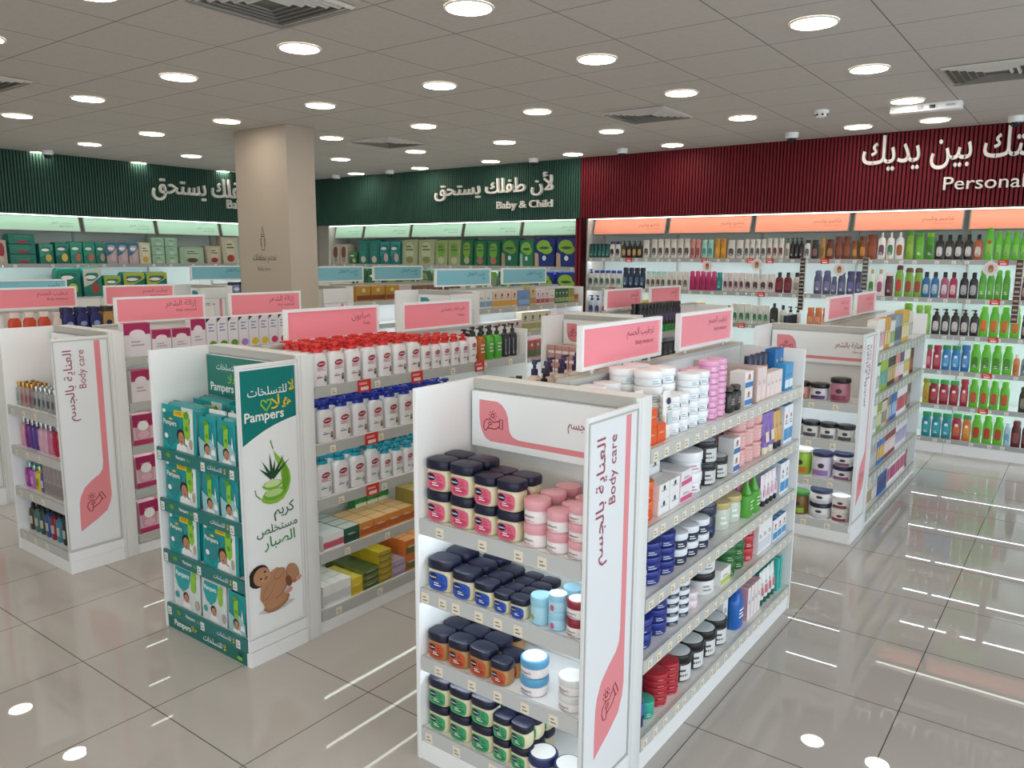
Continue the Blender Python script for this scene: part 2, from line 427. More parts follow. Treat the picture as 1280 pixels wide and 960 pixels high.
def leaf(cx, z0, z1, a, n=10):
    """drop shape: point at lower left, stem at upper right"""
    h = z1-z0; P = [(cx-a, z0)]
    P += [(cx-a + 2*a*(1-math.cos(t))*.5 if 0 else cx-a+2*a*math.sin(t), z0 + h*.12 + h*.33*(1-math.cos(t))) for t in [i*math.pi/2/n for i in range(2, n+1)]]
    P += [(cx+a, z1)]
    return P
def care_poster(ar, en, w=.30, z0=.135, z1=1.33):
    """tall side poster: stripe down the right, drop at the foot, words turned upright"""
    a = Art(); a.rect(.012, w-.012, z0+.01, z1-.01, M('#eaecee', .3))
    xs0, xs1 = w*.74, w*.85
    P = [(xs0, z1-.01), (xs1, z1-.01), (xs1, .50), (xs1+.002, .42), (xs1-.006, .375), (xs1-.03, .325), (w*.55, .285), (w*.40, .262), (w*.24, .235), (w*.24, .30), (w*.25, .40), (w*.28, .44), (w*.36, .485), (w*.50, .52), (w*.66, .55), (w*.72, .575), (xs0, .62)]
    a.poly(list(reversed(P)), PINK)
    hand(a, w*.54, .40, .058, M('#93343f', .5), .5, .1)
    a.text(ar, w*.28, 1.075, .074, MAROON, w=.40, rot=math.pi/2, bold=.014); a.text(en, w*.50, 1.165, .05, MAROON, w=.215, rot=math.pi/2)
    for it in frame_art(w, z1-z0, GREY, .005).items: a.items.append(([(x, z+z0) for x, z in it[0]], it[1], it[2]))
    return a
def header_art(w, h, ar, en, teal=False, full=True):
    c = M('#3f9aa0', .45) if teal else PINK
    a = Art().rect(0, w, 0, h, M('#f4f6f6', .3))
    if not teal: a.rect(w*.2, w-.008, h*.12, h*.22, c)
    x0, L = .035, h*.66
    P = [(0, .86), (.0, .56), (.03, .40), (.10, .27), (.22, .17), (.38, .12), (.62, .12)]
    P += [(1.6, .12), (1.6, .215), (1.3, .225), (1.12, .27), (1.03, .36), (1.0, .48)] if not teal else [(1.0, .12), (1.0, .48)]
    P += [(.98, .60), (.9, .72), (.78, .81), (.62, .86)]
    a.poly([(x0+x*L, z*h) for x, z in P], c); x1 = x0+L
    if teal:
        a.stroke([(x0+.03, h*.3), (x0+.03, h*.62), (x0+.075, h*.62), (x0+.075, h*.3), (x0+.03, h*.3)], .004, M('#2c6d72', .5))
    else: hand(a, (x0+x1)/2-.002, h*.47, .045, M('#93343f', .5), 0, .1)
    if full:
        a.text(ar, w-.03, h*.62, .05, MAROON if not teal else M('#2c6d72'), w=.19, al='r', bold=.01)
        a.text(en, w-.03, h*.42, 0, MAROON if not teal else M('#2c6d72'), w=.075, al='r')
    return a
EZ = [.902, .652, .396, .122]
def end_unit(cx, y0, label, ar, en, teal=False, nappy=False, top=1.36, tags=None, zs=EZ, led=True):
    e = empty('end_shelf_unit', label, 'shelving', (cx, y0, 0))
    H = .345
    box('side_panel', -H, -H+.018, 0, .312, 0, top, WHITE, e, .002)
    sp = box('poster_panel', H-.013, H, 0, .312, .128, top-.015, WH2, e, .002)
    fn = lambda x, z, l: (H+.0006+l*.0001, .003+x, z)
    art = pampers_poster() if nappy else care_poster(ar, en)
    add('poster', MB().art(art, fn).mesh('poster', smooth=False, fix=False), sp)
    bp = box('back_panel', -H, H, .313, .329, 0, top, WH2, e, .002)
    box('top_trim', -H+.019, H-.014, .302, .3125, top-.034, top, GREY, e)
    box('plinth', -H+.019, H, .004, .312, 0, .072 if not nappy else .07, WHITE, e)
    box('panel_foot', H-.0135, H, .001, .312, .073, .126, WHITE, e)
    w, h = .635, .2
    hs = box('header_sign', -.318, -.318+w, .282, .3015, top-.245, top-.04, WH2, e, .003)
    ha = pampers_header(w, h) if nappy else header_art(w, h, ar, en, teal)
    add('sign_face', MB().art(ha, lambda x, z, l: (-.318+x, .2815-l*.0001, top-.242+z)).mesh('sign_face', smooth=False, fix=False), hs)
    for i, z in enumerate(zs):
        if nappy:
            shelf(e, -.325, .330, 0.0, .311, z, tags=((-.30, -.02, .26) if i else (-.30, .06, .28)), rail=TEALR, rail_art=rail_words(), railh=.055, tagm=TAGW, led=False, tagw=.03)
        else:
            tg = tags[i] if tags else ()
            shelf(e, -.325, .330, .004, .307, z, tags=tg, led=led, railh=.05, rail=M('#c3c4c2', .25))
    return e
def gondola(cx, y0, y1, label, zs, top=1.36, tags=6, sides=(1, -1), rail=RAIL, tagm=TAGM, led=True, railh=.046, depth=.325):
    g = empty('gondola_shelving', label, 'shelving', (cx, y0, 0)); L = y1-y0; H = .345
    box('end_upright', -H, H, 0, .068, 0, top, WH2, g, .002)
    box('spine_panel', -.018, .018, .069, L-.019, 0, top, WH2, g)
    box('top_cap', -.03, .03, .069, L-.019, top+.001, top+.014, GREY, g)
    box('end_panel', -H, H, L-.018, L, 0, top, WH2, g, .003)
    for sd in sides:
        box('plinth', sd*.019 if sd > 0 else -H+.008, H-.008 if sd > 0 else -.019, .07, L-.02, 0, zs[-1]-.052, WHITE, g)
        for z in zs:
            rot = math.pi/2 if sd > 0 else -math.pi/2
            x0, x1 = (.072, L-.02) if sd > 0 else (-L+.02, -.072)
            n = tags if sd > 0 else 0
            tg = [x0 + (x1-x0)*(i+.35+.3*random.random())/n for i in range(n)]
            shelf(g, x0, x1, -H, depth, z, rot, tg, led if z > .35 else False, rail=rail, tagm=tagm, railh=railh, ledw=.007)
    return g
def sign(x, y, z, w, h, c, ar, en, label, post=.02):
    s = empty('shelf_sign', label, 'sign', (x, y, 0), math.pi/2)
    mb = MB(); t = .014
    mb.box(-w/2, w/2, -.012, .012, z, z+t, WHITE).box(-w/2, w/2, -.012, .012, z+h-t, z+h, WHITE).box(-w/2, -w/2+t, -.012, .012, z+t, z+h-t, WHITE).box(w/2-t, w/2, -.012, .012, z+t, z+h-t, WHITE)
    add('frame', mb.mesh('frame', smooth=False), s)
    pm = MB().box(-w/2+t, w/2-t, -.004, .004, z+t, z+h-t, c)
    a = Art().text(ar, w*.40, z+h*.66, 0, MAROON if c is PINKD else M('#2c6d82'), w=min(w*.36, .02*len(ar)+.03), al='r', bold=.006)
    a.text(en, w*.40, z+h*.42, 0, MAROON if c is PINKD else M('#2c6d82'), w=min(w*.26, .012*len(en)), al='r')
    pm.art(a, lambda x_, z_, l: (x_, -.0046-l*.0001, z_)); add('panel', pm.mesh('panel', smooth=False), s)
    for px in (-w*.36, w*.36): add('post', MB().box(px-.006, px+.006, -.003, .003, z-post, z, WHITE).mesh('post'), s)
    return s
# ------------------------------------------------------------------ nappy artwork
W0, YEL, LIME, LIMED = M('#f2f2ef', .4), M('#e8c81e', .4), M('#8dc63a', .4), M('#5f9f2a', .4)
SKIN, SKIN2, HAIR, LIP = M('#c08a68', .5), M('#a9714f', .5), M('#241812', .5), M('#a4433c', .5)
def leafy(a, x, z, k):  # aloe: dark leaves over a cut slice
    for ang, ln in ((2.45, .9), (2.1, 1.05), (1.65, 1.25), (1.35, .9), (.95, 1.2), (.65, 1.25)):
        dx, dz = math.cos(ang), math.sin(ang); nx, nz = -dz*.1*k, dx*.1*k
        a.poly([(x+nx, z+nz), (x-nx, z-nz), (x-nx*.5+dx*ln*k*.6, z-nz*.5+dz*ln*k*.6), (x+dx*ln*k, z+dz*ln*k), (x+nx*.6+dx*ln*k*.5, z+nz*.6+dz*ln*k*.5)][::-1], M('#1d4a2c', .5))
def pampers_header(w, h):
    a = Art().rect(0, w, 0, h, M('#11786a', .35))
    a.text('للتسلخات', .16, h*.74, 0, W0, w=.16, bold=.014); a.text('هلا', .21, h*.47, .045, LIME, w=.08, bold=.014)
    a.text('Pampers', .12, h*.2, 0, W0, w=.19, bold=.02)
    return a
def rail_words():
    a = Art()
    a.text('Pampers', -.12, -.024, 0, W0, w=.075, bold=.02); a.text('هلا', -.055, -.022, 0, LIME, w=.03, bold=.01)
    a.text('للتسلخات', .15, -.024, 0, W0, w=.11, bold=.016); a.text('لا', .225, -.024, 0, YEL, w=.018, bold=.016)
    a.ell(-.22, -.022, .02, .012, LIMED)
    return a
def pampers_poster():
    w, z0, z1 = .30, .14, 1.33; a = Art()
    a.rect(.012, w-.01, z0, z1, M('#f4f6f5', .3))
    pts = [(.012, 1.0), (.06, 1.025), (.12, 1.052), (.18, 1.072), (.24, 1.086), (w-.01, 1.094), (w-.01, z1), (.012, z1)]
    a.poly(pts, M('#0b7d78', .3))
    a.text('للتسلخات', .145, 1.225, 0, W0, w=.20, bold=.018); a.text('لا', .267, 1.237, 0, YEL, w=.032, bold=.02)
    a.text('هلا', .215, 1.172, .062, YEL, w=.11, bold=.012)
    hx, hz = .135, 1.165
    a.stroke([(hx, hz-.028), (hx-.026, hz+.004), (hx-.022, hz+.02), (hx-.008, hz+.02), (hx, hz+.008), (hx+.008, hz+.02), (hx+.022, hz+.02), (hx+.026, hz+.004), (hx, hz-.028)], .008, LIME)
    a.text('Pampers', .125, 1.113, 0, W0, w=.20, bold=.022)
    # aloe drop
    P = [(.148, 1.005), (.163, .955), (.19, .925), (.222, .89), (.243, .85), (.248, .81), (.235, .765), (.205, .73), (.17, .718), (.13, .72), (.098, .735), (.085, .755), (.11, .76), (.2, .79), (.195, .86), (.17, .92)]
    a.poly(P[::-1], M('#8fc04a', .4)); a.poly([(.2, .93), (.235, .86), (.24, .8), (.21, .75), (.2, .8), (.205, .86)][::-1], M('#6aa52c', .4))
    a.stroke([(.085, .755), (.065, .775), (.06, .80)], .005, M('#4e8a2a', .5)); a.stroke([(.148, 1.005), (.16, .965)], .006, LIMED)
    leafy(a, .15, .835, .095)
    a.ell(.15, .805, .055, .021, M('#7dbb3f', .4)); a.ell(.15, .81, .045, .015, M('#cfe3a3', .4))
    a.ell(.155, .762, .06, .025, M('#6fb030', .4)); a.ell(.155, .768, .05, .017, M('#b9d98a', .4))
    DG = M('#17603a', .5); DG2 = M('#2b8a3c', .5)
    a.text('كريم', .205, .675, 0, DG, w=.11, rot=.05, bold=.016); a.text('مستخلص', .165, .605, 0, DG, w=.215, rot=.05, bold=.016)
    a.text('الصبار', .175, .545, 0, DG2, w=.165, rot=.05, bold=.02)
    # lying baby
    cx, cz = .15, .335
    a.ell(cx-.005, cz-.095, .10, .02, M('#c5cacb', .4))
    sk, sk2 = M('#b98866', .5), M('#a87450', .5)
    a.poly([(cx+x, cz+z) for x, z in [(-.083, .035), (-.04, .075), (0, .088), (.045, .07), (.05, .02), (.03, -.045), (-.02, -.085), (-.07, -.072), (-.092, -.03)]][::-1], sk)
    a.ell(cx-.005, cz-.075, .072, .036, sk2, .18); a.ell(cx-.008, cz-.068, .064, .026, sk, .2)
    a.ell(cx+.03, cz-.012, .062, .02, sk2, .85); a.ell(cx+.026, cz-.008, .056, .015, sk, .85)
    a.ell(cx-.045, cz-.005, .055, .021, sk2, .9); a.ell(cx-.042, cz, .05, .016, sk, .9); a.ell(cx+.012, cz+.055, .034, .022, sk2, .5); a.ell(cx+.012, cz+.057, .028, .016, sk, .5)
    a.ell(cx+.085, cz+.035, .034, .052, sk2, .35); a.ell(cx+.087, cz+.042, .029, .042, sk, .35)
    a.ell(cx+.062, cz+.005, .016, .03, M('#7e4a36', .5), .3)
    a.ell(cx+.118, cz+.002, .017, .011, M('#d59a90', .5), .4); a.ell(cx+.06, cz-.04, .023, .012, M('#d0968a', .5), .3)
    a.ell(cx-.093, cz+.075, .055, .05, HAIR, .5); a.ell(cx-.078, cz+.07, .044, .043, sk, -.6); a.ell(cx-.062, cz+.062, .026, .024, M('#c39372', .5))
    for ex, ez in ((-.083, .062), (-.062, .088)): a.ell(cx+ex, cz+ez, .006, .005, HAIR)
    a.ell(cx-.058, cz+.058, .011, .006, LIP, .8); a.ell(cx-.066, cz+.073, .005, .004, sk2)
    for it in frame_art(w, z1-z0, WHITE, .008).items: a.items.append(([(x, z+z0) for x, z in it[0]], it[1], it[2]))
    return a
def face_art(a, x, z, k):
    zb = max(.003, z-k*2.2); a.poly([(x-k*1.5, zb), (x+k*1.7, zb), (x+k*1.3, z-k*1.2), (x+k*.5, z-k*.8), (x-k*.5, z-k*.8), (x-k*1.2, z-k*1.2)], W0)
    a.ell(x-.05*k, z+.25*k, k*1.02, k*1.05, HAIR); a.ell(x+.08*k, z-.1*k, k*.8, k*.98, SKIN)
    for s in (-.3, .38): a.ell(x+s*k+.08*k, z+.08*k, k*.1, k*.09, HAIR, n=8)
    a.ell(x+.1*k, z-.52*k, k*.28, k*.13, LIP, n=10); a.ell(x+.08*k, z-.22*k, k*.1, k*.08, SKIN2, n=8)
def pack_art(w, h, st=0):
    a = Art(); T, T2 = M('#16a0a2', .3), M('#0f8789', .3)
    if st == 0:   # large pack
        a.rect(-w/2, w/2, 0, h, M('#d9e4e2', .3), 4); a.poly([(-w/2, 0), (-w*.05, 0), (w*.0, h*.3), (w*.13, h*.62), (w*.08, h), (-w/2, h)], T)
        a.poly([(-w*.47, h*.25), (-w*.25, h*.05), (-w*.05, h*.3), (0, h*.6), (-w*.1, h*.8), (-w*.42, h*.82)], T2)
        a.text('Pampers', -w*.23, h*.6, 0, W0, w=w*.38, bold=.02, rot=-.04); a.ell(-w*.2, h*.7, w*.06, h*.025, YEL)
        a.ell(-w*.36, h*.3, w*.055, h*.06, W0); a.rect(-w*.12, w*.16, h*.78, h*.91, YEL); a.rect(-w*.08, w*.12, h*.82, h*.84, M('#a77f12')); a.rect(-w*.08, w*.1, h*.86, h*.88, M('#a77f12'))
        a.poly([(w*.18, h*.2), (w*.42, h*.1), (w*.42, h*.9), (w*.2, h*.95)], W0); a.ell(w*.25, h*.62, w*.085, h*.33, LIME, .06, e=4); a.ell(w*.24, h*.84, w*.075, h*.08, LIMED); a.ell(w*.26, h*.55, w*.05, h*.06, LIMED)
        a.rect(w*.42, w/2, 0, h, T); a.ell(w*.35, h*.22, w*.05, h*.12, M('#b8a898')); face_art(a, w*.08, h*.32, h*.15); a.ell(-w*.4, h*.86, w*.05, h*.04, W0)
    elif st == 1:  # narrow pack
        a.rect(-w/2, w/2, 0, h, T, 2); a.poly([(-w/2, 0), (w/2, 0), (w/2, h*.3), (w*.2, h*.5), (-w*.1, h*.38), (-w/2, h*.5)], M('#9fc9cc', .3))
        a.poly([(w*.2, h*.12), (w*.45, h*.12), (w*.35, h*.68)], W0)
        a.ell(0, h*.62, w*.13, h*.28, LIME, e=4); a.ell(-w*.1, h*.86, w*.17, h*.06, LIMED); a.ell(0, h*.55, w*.08, h*.05, LIMED); face_art(a, -w*.02, h*.22, h*.12)
    else:  # white pack, teal drop
        a.rect(-w/2, w/2, 0, h, M('#d7dcda', .3), 2); a.poly([(-w*.42, h*.95), (-w*.42, h*.72), (-w*.3, h*.5), (-w*.12, h*.4), (w*.08, h*.55), (w*.16, h*.75), (w*.16, h*.95)], T)
        a.text('Pampers', -w*.14, h*.8, 0, W0, w=w*.5, bold=.02); a.ell(w*.27, h*.72, w*.09, h*.25, LIME, e=4)
        a.ell(-w*.36, h*.28, w*.08, h*.08, T); face_art(a, -w*.02, h*.28, h*.11); a.ell(w*.38, h*.2, w*.08, h*.12, M('#b8a898'))
    return a

# ------------------------------------------------------------------ product makers (front faces -Y, base at z = 0)
PR = {}
class Proto:
    def __init__(s, name, cat, desc, w, d, h, root, parts=()):
        s.name, s.cat, s.desc, s.w, s.d, s.h, s.root, s.parts = name, cat, desc, w, d, h, root, parts
def lines(a, w, z0, z1, m, n=3, x0=None, k=.7):
    for i in range(n):
        z = z0 + (z1-z0)*(i+.5)/n; ww = w*k*(1 if i % 2 == 0 else .7); xx = -w/2*k if x0 is None else x0
        a.rect(xx, xx+ww, z-(z1-z0)/n*.22, z+(z1-z0)/n*.22, m, 3)
    return a
def jar(name, cat, desc, w, h, lh, body, lid, art=None, d=None, n=2, seg=24, over=1.03, rl=.07, waist=1.0, top=None, low=.93, liddesc=None, neck=.9, n2=None):
    a, b = w/2, (d or w)/2; hb = h-lh
    m = MB().loft([(0, a*low*.94, b*low*.94), (.004, a*low, b*low), (hb*.15, a*.985, b*.985), (hb*.5, a*waist, b*waist), (hb*.85, a*.985, b*.985), (hb*.97, a*neck, b*neck), (hb, a*neck, b*neck)], body, n, seg).mesh(name)
    r = w*rl*.5; A, B = a*over, b*over; ml = MB()
    ml.loft([(hb-.001, A*.97, B*.97), (hb+.002, A, B), (h-r, A, B), (h-r*.3, A-r*.3, B-r*.3), (h, A-r, B-r)], lid, n2 or n, seg)
    if top:
        ml.loft([(h, (A-r)*.96, (B-r)*.96), (h+.0006, (A-r)*.94, (B-r)*.94)], top, n2 or n, seg, cap0=False)
    parts = [('lid', ml.mesh('lid'), liddesc)]
    if art: parts.append(('label', MB().art(art, wrap(a*max(waist, .985), b*max(waist, .985), n, z0=0)).mesh('label', smooth=False, fix=False), None))
    return Proto(name, cat, desc, w*over, (d or w)*over, h, m, parts)
def bottle(name, cat, desc, w, d, h, body, cap='flip', capm=None, art=None, n=3, seg=20, sh=.82, neck=.35, caph=.16, capw=None, curve=0.0):
    a, b = w/2, d/2; hb = h*(1-caph)
    rings = [(0, a*.9, b*.85), (.005, a*.97, b*.95), (hb*.3, a*(1-curve), b), (hb*sh*.75, a*(1+curve*.4), b), (hb*sh, a*.97, b*.97), (hb*(sh+(1-sh)*.55), a*.8, b*.85), (hb*.985, a*neck, min(b*.8, a*neck)), (hb, a*neck, min(b*.8, a*neck))]
    root = MB().loft(rings, body, n, seg).mesh(name); mc = MB(); capm = capm or body
    cw = a*(capw or neck*1.1); cb = min(cw, b*.92)
    if cap == 'flip': mc.loft([(hb-.001, cw, cb), (h*.985, cw*.95, cb*.95), (h, cw*.82, cb*.82)], capm, 3, 16)
    elif cap == 'pump':
        z0 = hb; mc.loft([(z0-.001, cw, cb), (z0+(h-hb)*.38, cw*.96, cb*.96), (z0+(h-hb)*.42, cw*.45, cb*.45), (z0+(h-hb)*.68, cw*.45, cb*.45), (z0+(h-hb)*.72, cw*.85, cb*.8), (h, cw*.7, cb*.7)], capm, 2, 14)
        mc.box(-cw*.3 - a*.75, -cw*.1, -cb*.26, cb*.26, h-(h-hb)*.2, h-(h-hb)*.03, capm, .001)
    elif cap == 'dome': mc.loft([(hb-.001, cw, cb), (hb+(h-hb)*.6, cw*.97, cb*.97), (hb+(h-hb)*.9, cw*.75, cb*.75), (h, cw*.35, cb*.35)], capm, 2.4, 16)
    elif cap == 'spray': mc.loft([(hb-.001, cw*.8, cw*.8), (hb+(h-hb)*.45, cw*.8, cw*.8), (hb+(h-hb)*.46, cw, cw), (h, cw*.95, cw*.95)], capm, 2, 14)
    else: mc.loft([(hb-.001, cw, cb), (h-.002, cw, cb), (h, cw*.93, cb*.93)], capm, 2, 16)
    parts = [('pump' if cap == 'pump' else 'cap', mc.mesh('cap'), None)]
    if art: parts.append(('label', MB().art(art, wrap(a, b, n, off=.0009)).mesh('label', smooth=False, fix=False), None))
    return Proto(name, cat, desc, w, d, h, root, parts)
def carton(name, cat, desc, w, d, h, col, art=None, side=None, top=None):
    m = MB().box(-w/2, w/2, -d/2, d/2, 0, h, col, .0012)
    if side: m.box(w/2, w/2+.0004, -d/2+.002, d/2-.002, .002, h-.002, side).box(-w/2-.0004, -w/2, -d/2+.002, d/2-.002, .002, h-.002, side)
    if top: m.box(-w/2+.002, w/2-.002, -d/2+.002, d/2-.002, h, h+.0004, top)
    parts = []
    if art: parts.append(('printed_front', MB().art(art, lambda x, z, l: (x, -d/2-.0007-l*.0001, z)).mesh('printed_front', smooth=False, fix=False), None))
    return Proto(name, cat, desc, w, d, h, m.mesh(name, smooth=False), parts)
def pack(name, cat, desc, w, d, h, col, art, crimp=None):
    a, b = w/2, d/2
    m = MB().loft([(0, a*.93, b*.86), (h*.03, a*.97, b*.95), (h*.3, a, b), (h*.75, a*.995, b*.98), (h*.92, a*.96, b*.86), (h*.975, a*.93, b*.5), (h, a*.92, b*.12)], col, 6, 32).mesh(name)
    parts = [('printed_front', MB().art(art, lambda x, z, l: (x*.95, -b*(.97+.035*math.sin(math.pi*min(1, z/h)))-.001-l*.0001 + (0 if z < h*.7 else (z/h-.7)*b*.3), z*.96+.002)).mesh('printed_front', smooth=False, fix=False), None)]
    if crimp: parts.append(('seam', MB().box(-a*.9, a*.9, -.004, .004, h-.002, h+.016, crimp).mesh('seam'), None))
    return Proto(name, cat, desc, w, d, h, m, parts)
def tube(name, cat, desc, w, d, h, body, capm, art=None, caph=.18):
    a, b = w/2, d/2; hc = h*caph
    root = MB().loft([(hc, a*.72, b*.85), (hc+.004, a*.8, b*.98), (h*.5, a*.92, b*.72), (h*.85, a, b*.3), (h*.97, a, .003), (h, a, .002)], body, 2.4, 20).mesh(name)
    c = MB().loft([(0, a*.66, b*.8), (.003, a*.7, b*.86), (hc, a*.68, b*.84)], capm, 2.2, 18).mesh('cap')
    parts = [('cap', c, None)]
    if art: parts.append(('label', MB().art(art, lambda x, z, l: (x, -b*(.98-.75*max(0, (z-hc)/(h-hc)))-.0015-l*.0001, z)).mesh('label', smooth=False, fix=False), None))
    return Proto(name, cat, desc, w, d, h, root, parts)

# ------------------------------------------------------------------ putting goods on shelves, with a label for each
ORD = 'first second third fourth fifth sixth seventh eighth ninth tenth eleventh twelfth thirteenth fourteenth fifteenth sixteenth seventeenth eighteenth nineteenth twentieth'.split()
REC = {}
class Face:
    def __init__(s, x, y, d): s.x, s.y, s.d = x, y, d; s.rz = {'S': 0, 'E': math.pi/2, 'W': -math.pi/2}[d]
    def pt(s, u, v):
        return {'S': (s.x+u, s.y+v), 'E': (s.x-v, s.y+u), 'W': (s.x+v, s.y-u)}[s.d]
def put(p, x, y, z, rz, desc, place, pos):
    root = bpy.data.objects.new(p.name, p.root); COL.objects.link(root)
    root.location = (x, y, z + .0004); root.rotation_euler = (0, 0, rz); root['category'] = p.cat
    for nm, me, lb in p.parts:
        c = bpy.data.objects.new(nm, me); COL.objects.link(c); c.parent = root
        if lb: c['label'] = lb
    REC.setdefault((desc, place), []).append((root, pos))
    return root
BASE = {}
def line(face, z, place, p, u, n=1, rows=1, tiers=1, pitch=None, rp=None, v=.017, jit=.04, desc=None, skip=(), rj=0.0):
    """n columns from the left end, rows back, tiers up; returns the next free u"""
    desc = desc or p.desc; pitch = pitch or p.w*1.03; rp = rp or p.d*1.03; c0 = BASE.get((desc, place), 0)
    BASE[(desc, place)] = c0+n
    for i in range(n):
        for r in range(rows):
            for t in range(tiers if isinstance(tiers, int) else tiers[min(r, len(tiers)-1)]):
                if (i, r, t) in skip: continue
                x, y = face.pt(u + pitch*(i+.5), v + p.d/2 + rp*r)
                nt = tiers if isinstance(tiers, int) else tiers[min(r, len(tiers)-1)]
                put(p, x, y, z + p.h*1.002*t + t*.0005, face.rz + random.uniform(-jit, jit), desc, place, (c0+i, r, t, rows, nt))
    return u + pitch*n
def finish_labels():
    for (desc, place), L in REC.items():
        nc = max(q[1][0] for q in L)+1
        for root, (c, r, t, nr, nt) in L:
            b = []
            if nc > 1: b.append((ORD[c] if c < 20 else 'number %d' % (c+1)) + (' from left' if True else ''))
            if nr > 1: b.append('front' if r == 0 else ('back row' if r == nr-1 else ORD[r] + ' row'))
            if nt > 1: b.append('top' if t == nt-1 else ('bottom' if t == 0 else ORD[t] + ' tier'))
            root['label'] = desc + ', ' + (', '.join(b) + ', ' if b else '') + place
            if len(L) > 1: root['group'] = desc + ' on ' + place
    for l, x, y in lampc:
        row = sorted({q[2] for q in lampc}); 
        same = sorted([q[1] for q in lampc if q[2] == y])
        l['label'] = 'round white downlight in ceiling, %s from left in %s row' % (ORD[same.index(x)], ORD[min(19, row.index(y))] + ' from shop front')
_t = 'twenty thirty forty fifty sixty seventy'.split()
ORD += [a.replace('ty', 'tieth') if i == 0 else a + '-' + ORD[i-1] for a in _t for i in range(10)][1:]
# ------------------------------------------------------------------ fixtures in place
GX = [-1.465, -3.16, -4.85, -6.54, -8.23]
FZ5, PZ5 = [1.172, .902, .646, .422, .128], [1.198, .926, .664, .397, .112]
end_unit(GX[0], 1.87, 'white end shelf unit of petroleum jelly jars with pink body care poster', 'العناية بالجسم', 'Body care',
         tags=[(-.23, -.045, .10, .19), (-.30, -.22, -.16, -.06, .02, .10), (-.24, -.09, .02, .13, .24), (-.29, -.16, .0)])
end_unit(GX[1], 1.87, 'white end shelf unit of nappy packs with teal poster', 'x', 'x', nappy=True)
end_unit(GX[2], 1.87, 'white end shelf unit of body mist bottles with pink body care poster', 'العناية بالجسم', 'Body care', tags=[(-.25, -.1, .05)]*4, led=False)
end_unit(GX[3], 1.87, 'white end shelf unit cut by the edge of the frame, beside mist bottles', 'العناية بالجسم', 'Body care', led=False)
EX = GX[0] + .02
end_unit(EX, 5.09, 'white end shelf unit of hair mask jars with pink hair care header', 'العناية بالشعر', 'Hair care', tags=[(-.1, .05, .2)]*4)
end_unit(GX[1], 5.09, 'white end shelf unit with pink drop header behind the jelly jar unit', 'العناية بالجسم', 'Body care', top=1.34)
end_unit(GX[2], 5.15, 'white end shelf unit with teal drop header behind the red capped soaps', 'العناية بالطفل', 'Baby care', teal=True, top=1.49)
end_unit(GX[3], 5.15, 'plain white end shelf unit behind the column', 'العناية بالطفل', 'Baby care', teal=True, top=1.49)
end_unit(GX[4], 4.85, 'white end shelf unit farthest along, behind the pink hair removal sign', 'العناية بالطفل', 'Baby care', teal=True, top=1.46)
gondola(GX[0], 2.2, 3.94, 'white two-sided shelf run of face and body cream jars', FZ5, tags=20, led=False, rail=M('#c6c6c1', .25))
gondola(GX[1], 2.2, 3.94, 'white two-sided shelf run of white soap bottles and soap boxes', PZ5, tags=6, led='w')
gondola(GX[2], 2.2, 3.94, 'white two-sided shelf run of pink pads and deodorant boxes', PZ5, tags=4, led='w')
gondola(GX[3], 2.2, 3.94, 'white two-sided shelf run of orange and navy lotions at the frame edge', PZ5, tags=3)
gondola(GX[4], 2.2, 3.94, 'white two-sided shelf run farthest to the side, under a blue sign', PZ5, tags=2, top=1.36)
EZ5 = [1.188, .905, .622, .352, .098]
gondola(EX, 5.42, 7.24, 'white two-sided shelf run of hair colour boxes facing the red wall aisle', EZ5, led=False, tags=14, rail=M('#a8aba2', .3), tagm=TAGW, railh=.06)
gondola(GX[1], 5.42, 7.24, 'white two-sided shelf run of hair tools with two small pink signs', PZ5, led=False, tags=4)
BZ = [1.325, 1.07, .8, .5, .14]
gondola(GX[2], 5.48, 7.35, 'white two-sided shelf run of baby milk cartons with two blue signs', BZ, top=1.49, tags=8)
gondola(GX[3], 5.48, 7.35, 'white two-sided shelf run of cereal boxes with blue signs behind the column', BZ, top=1.49, tags=4)
gondola(GX[4], 5.18, 7.0, 'white two-sided shelf run of milk powder tins behind the column', BZ, top=1.46, tags=4)
BLUE = M('#86c6d4', .35)
SZ = 1.392
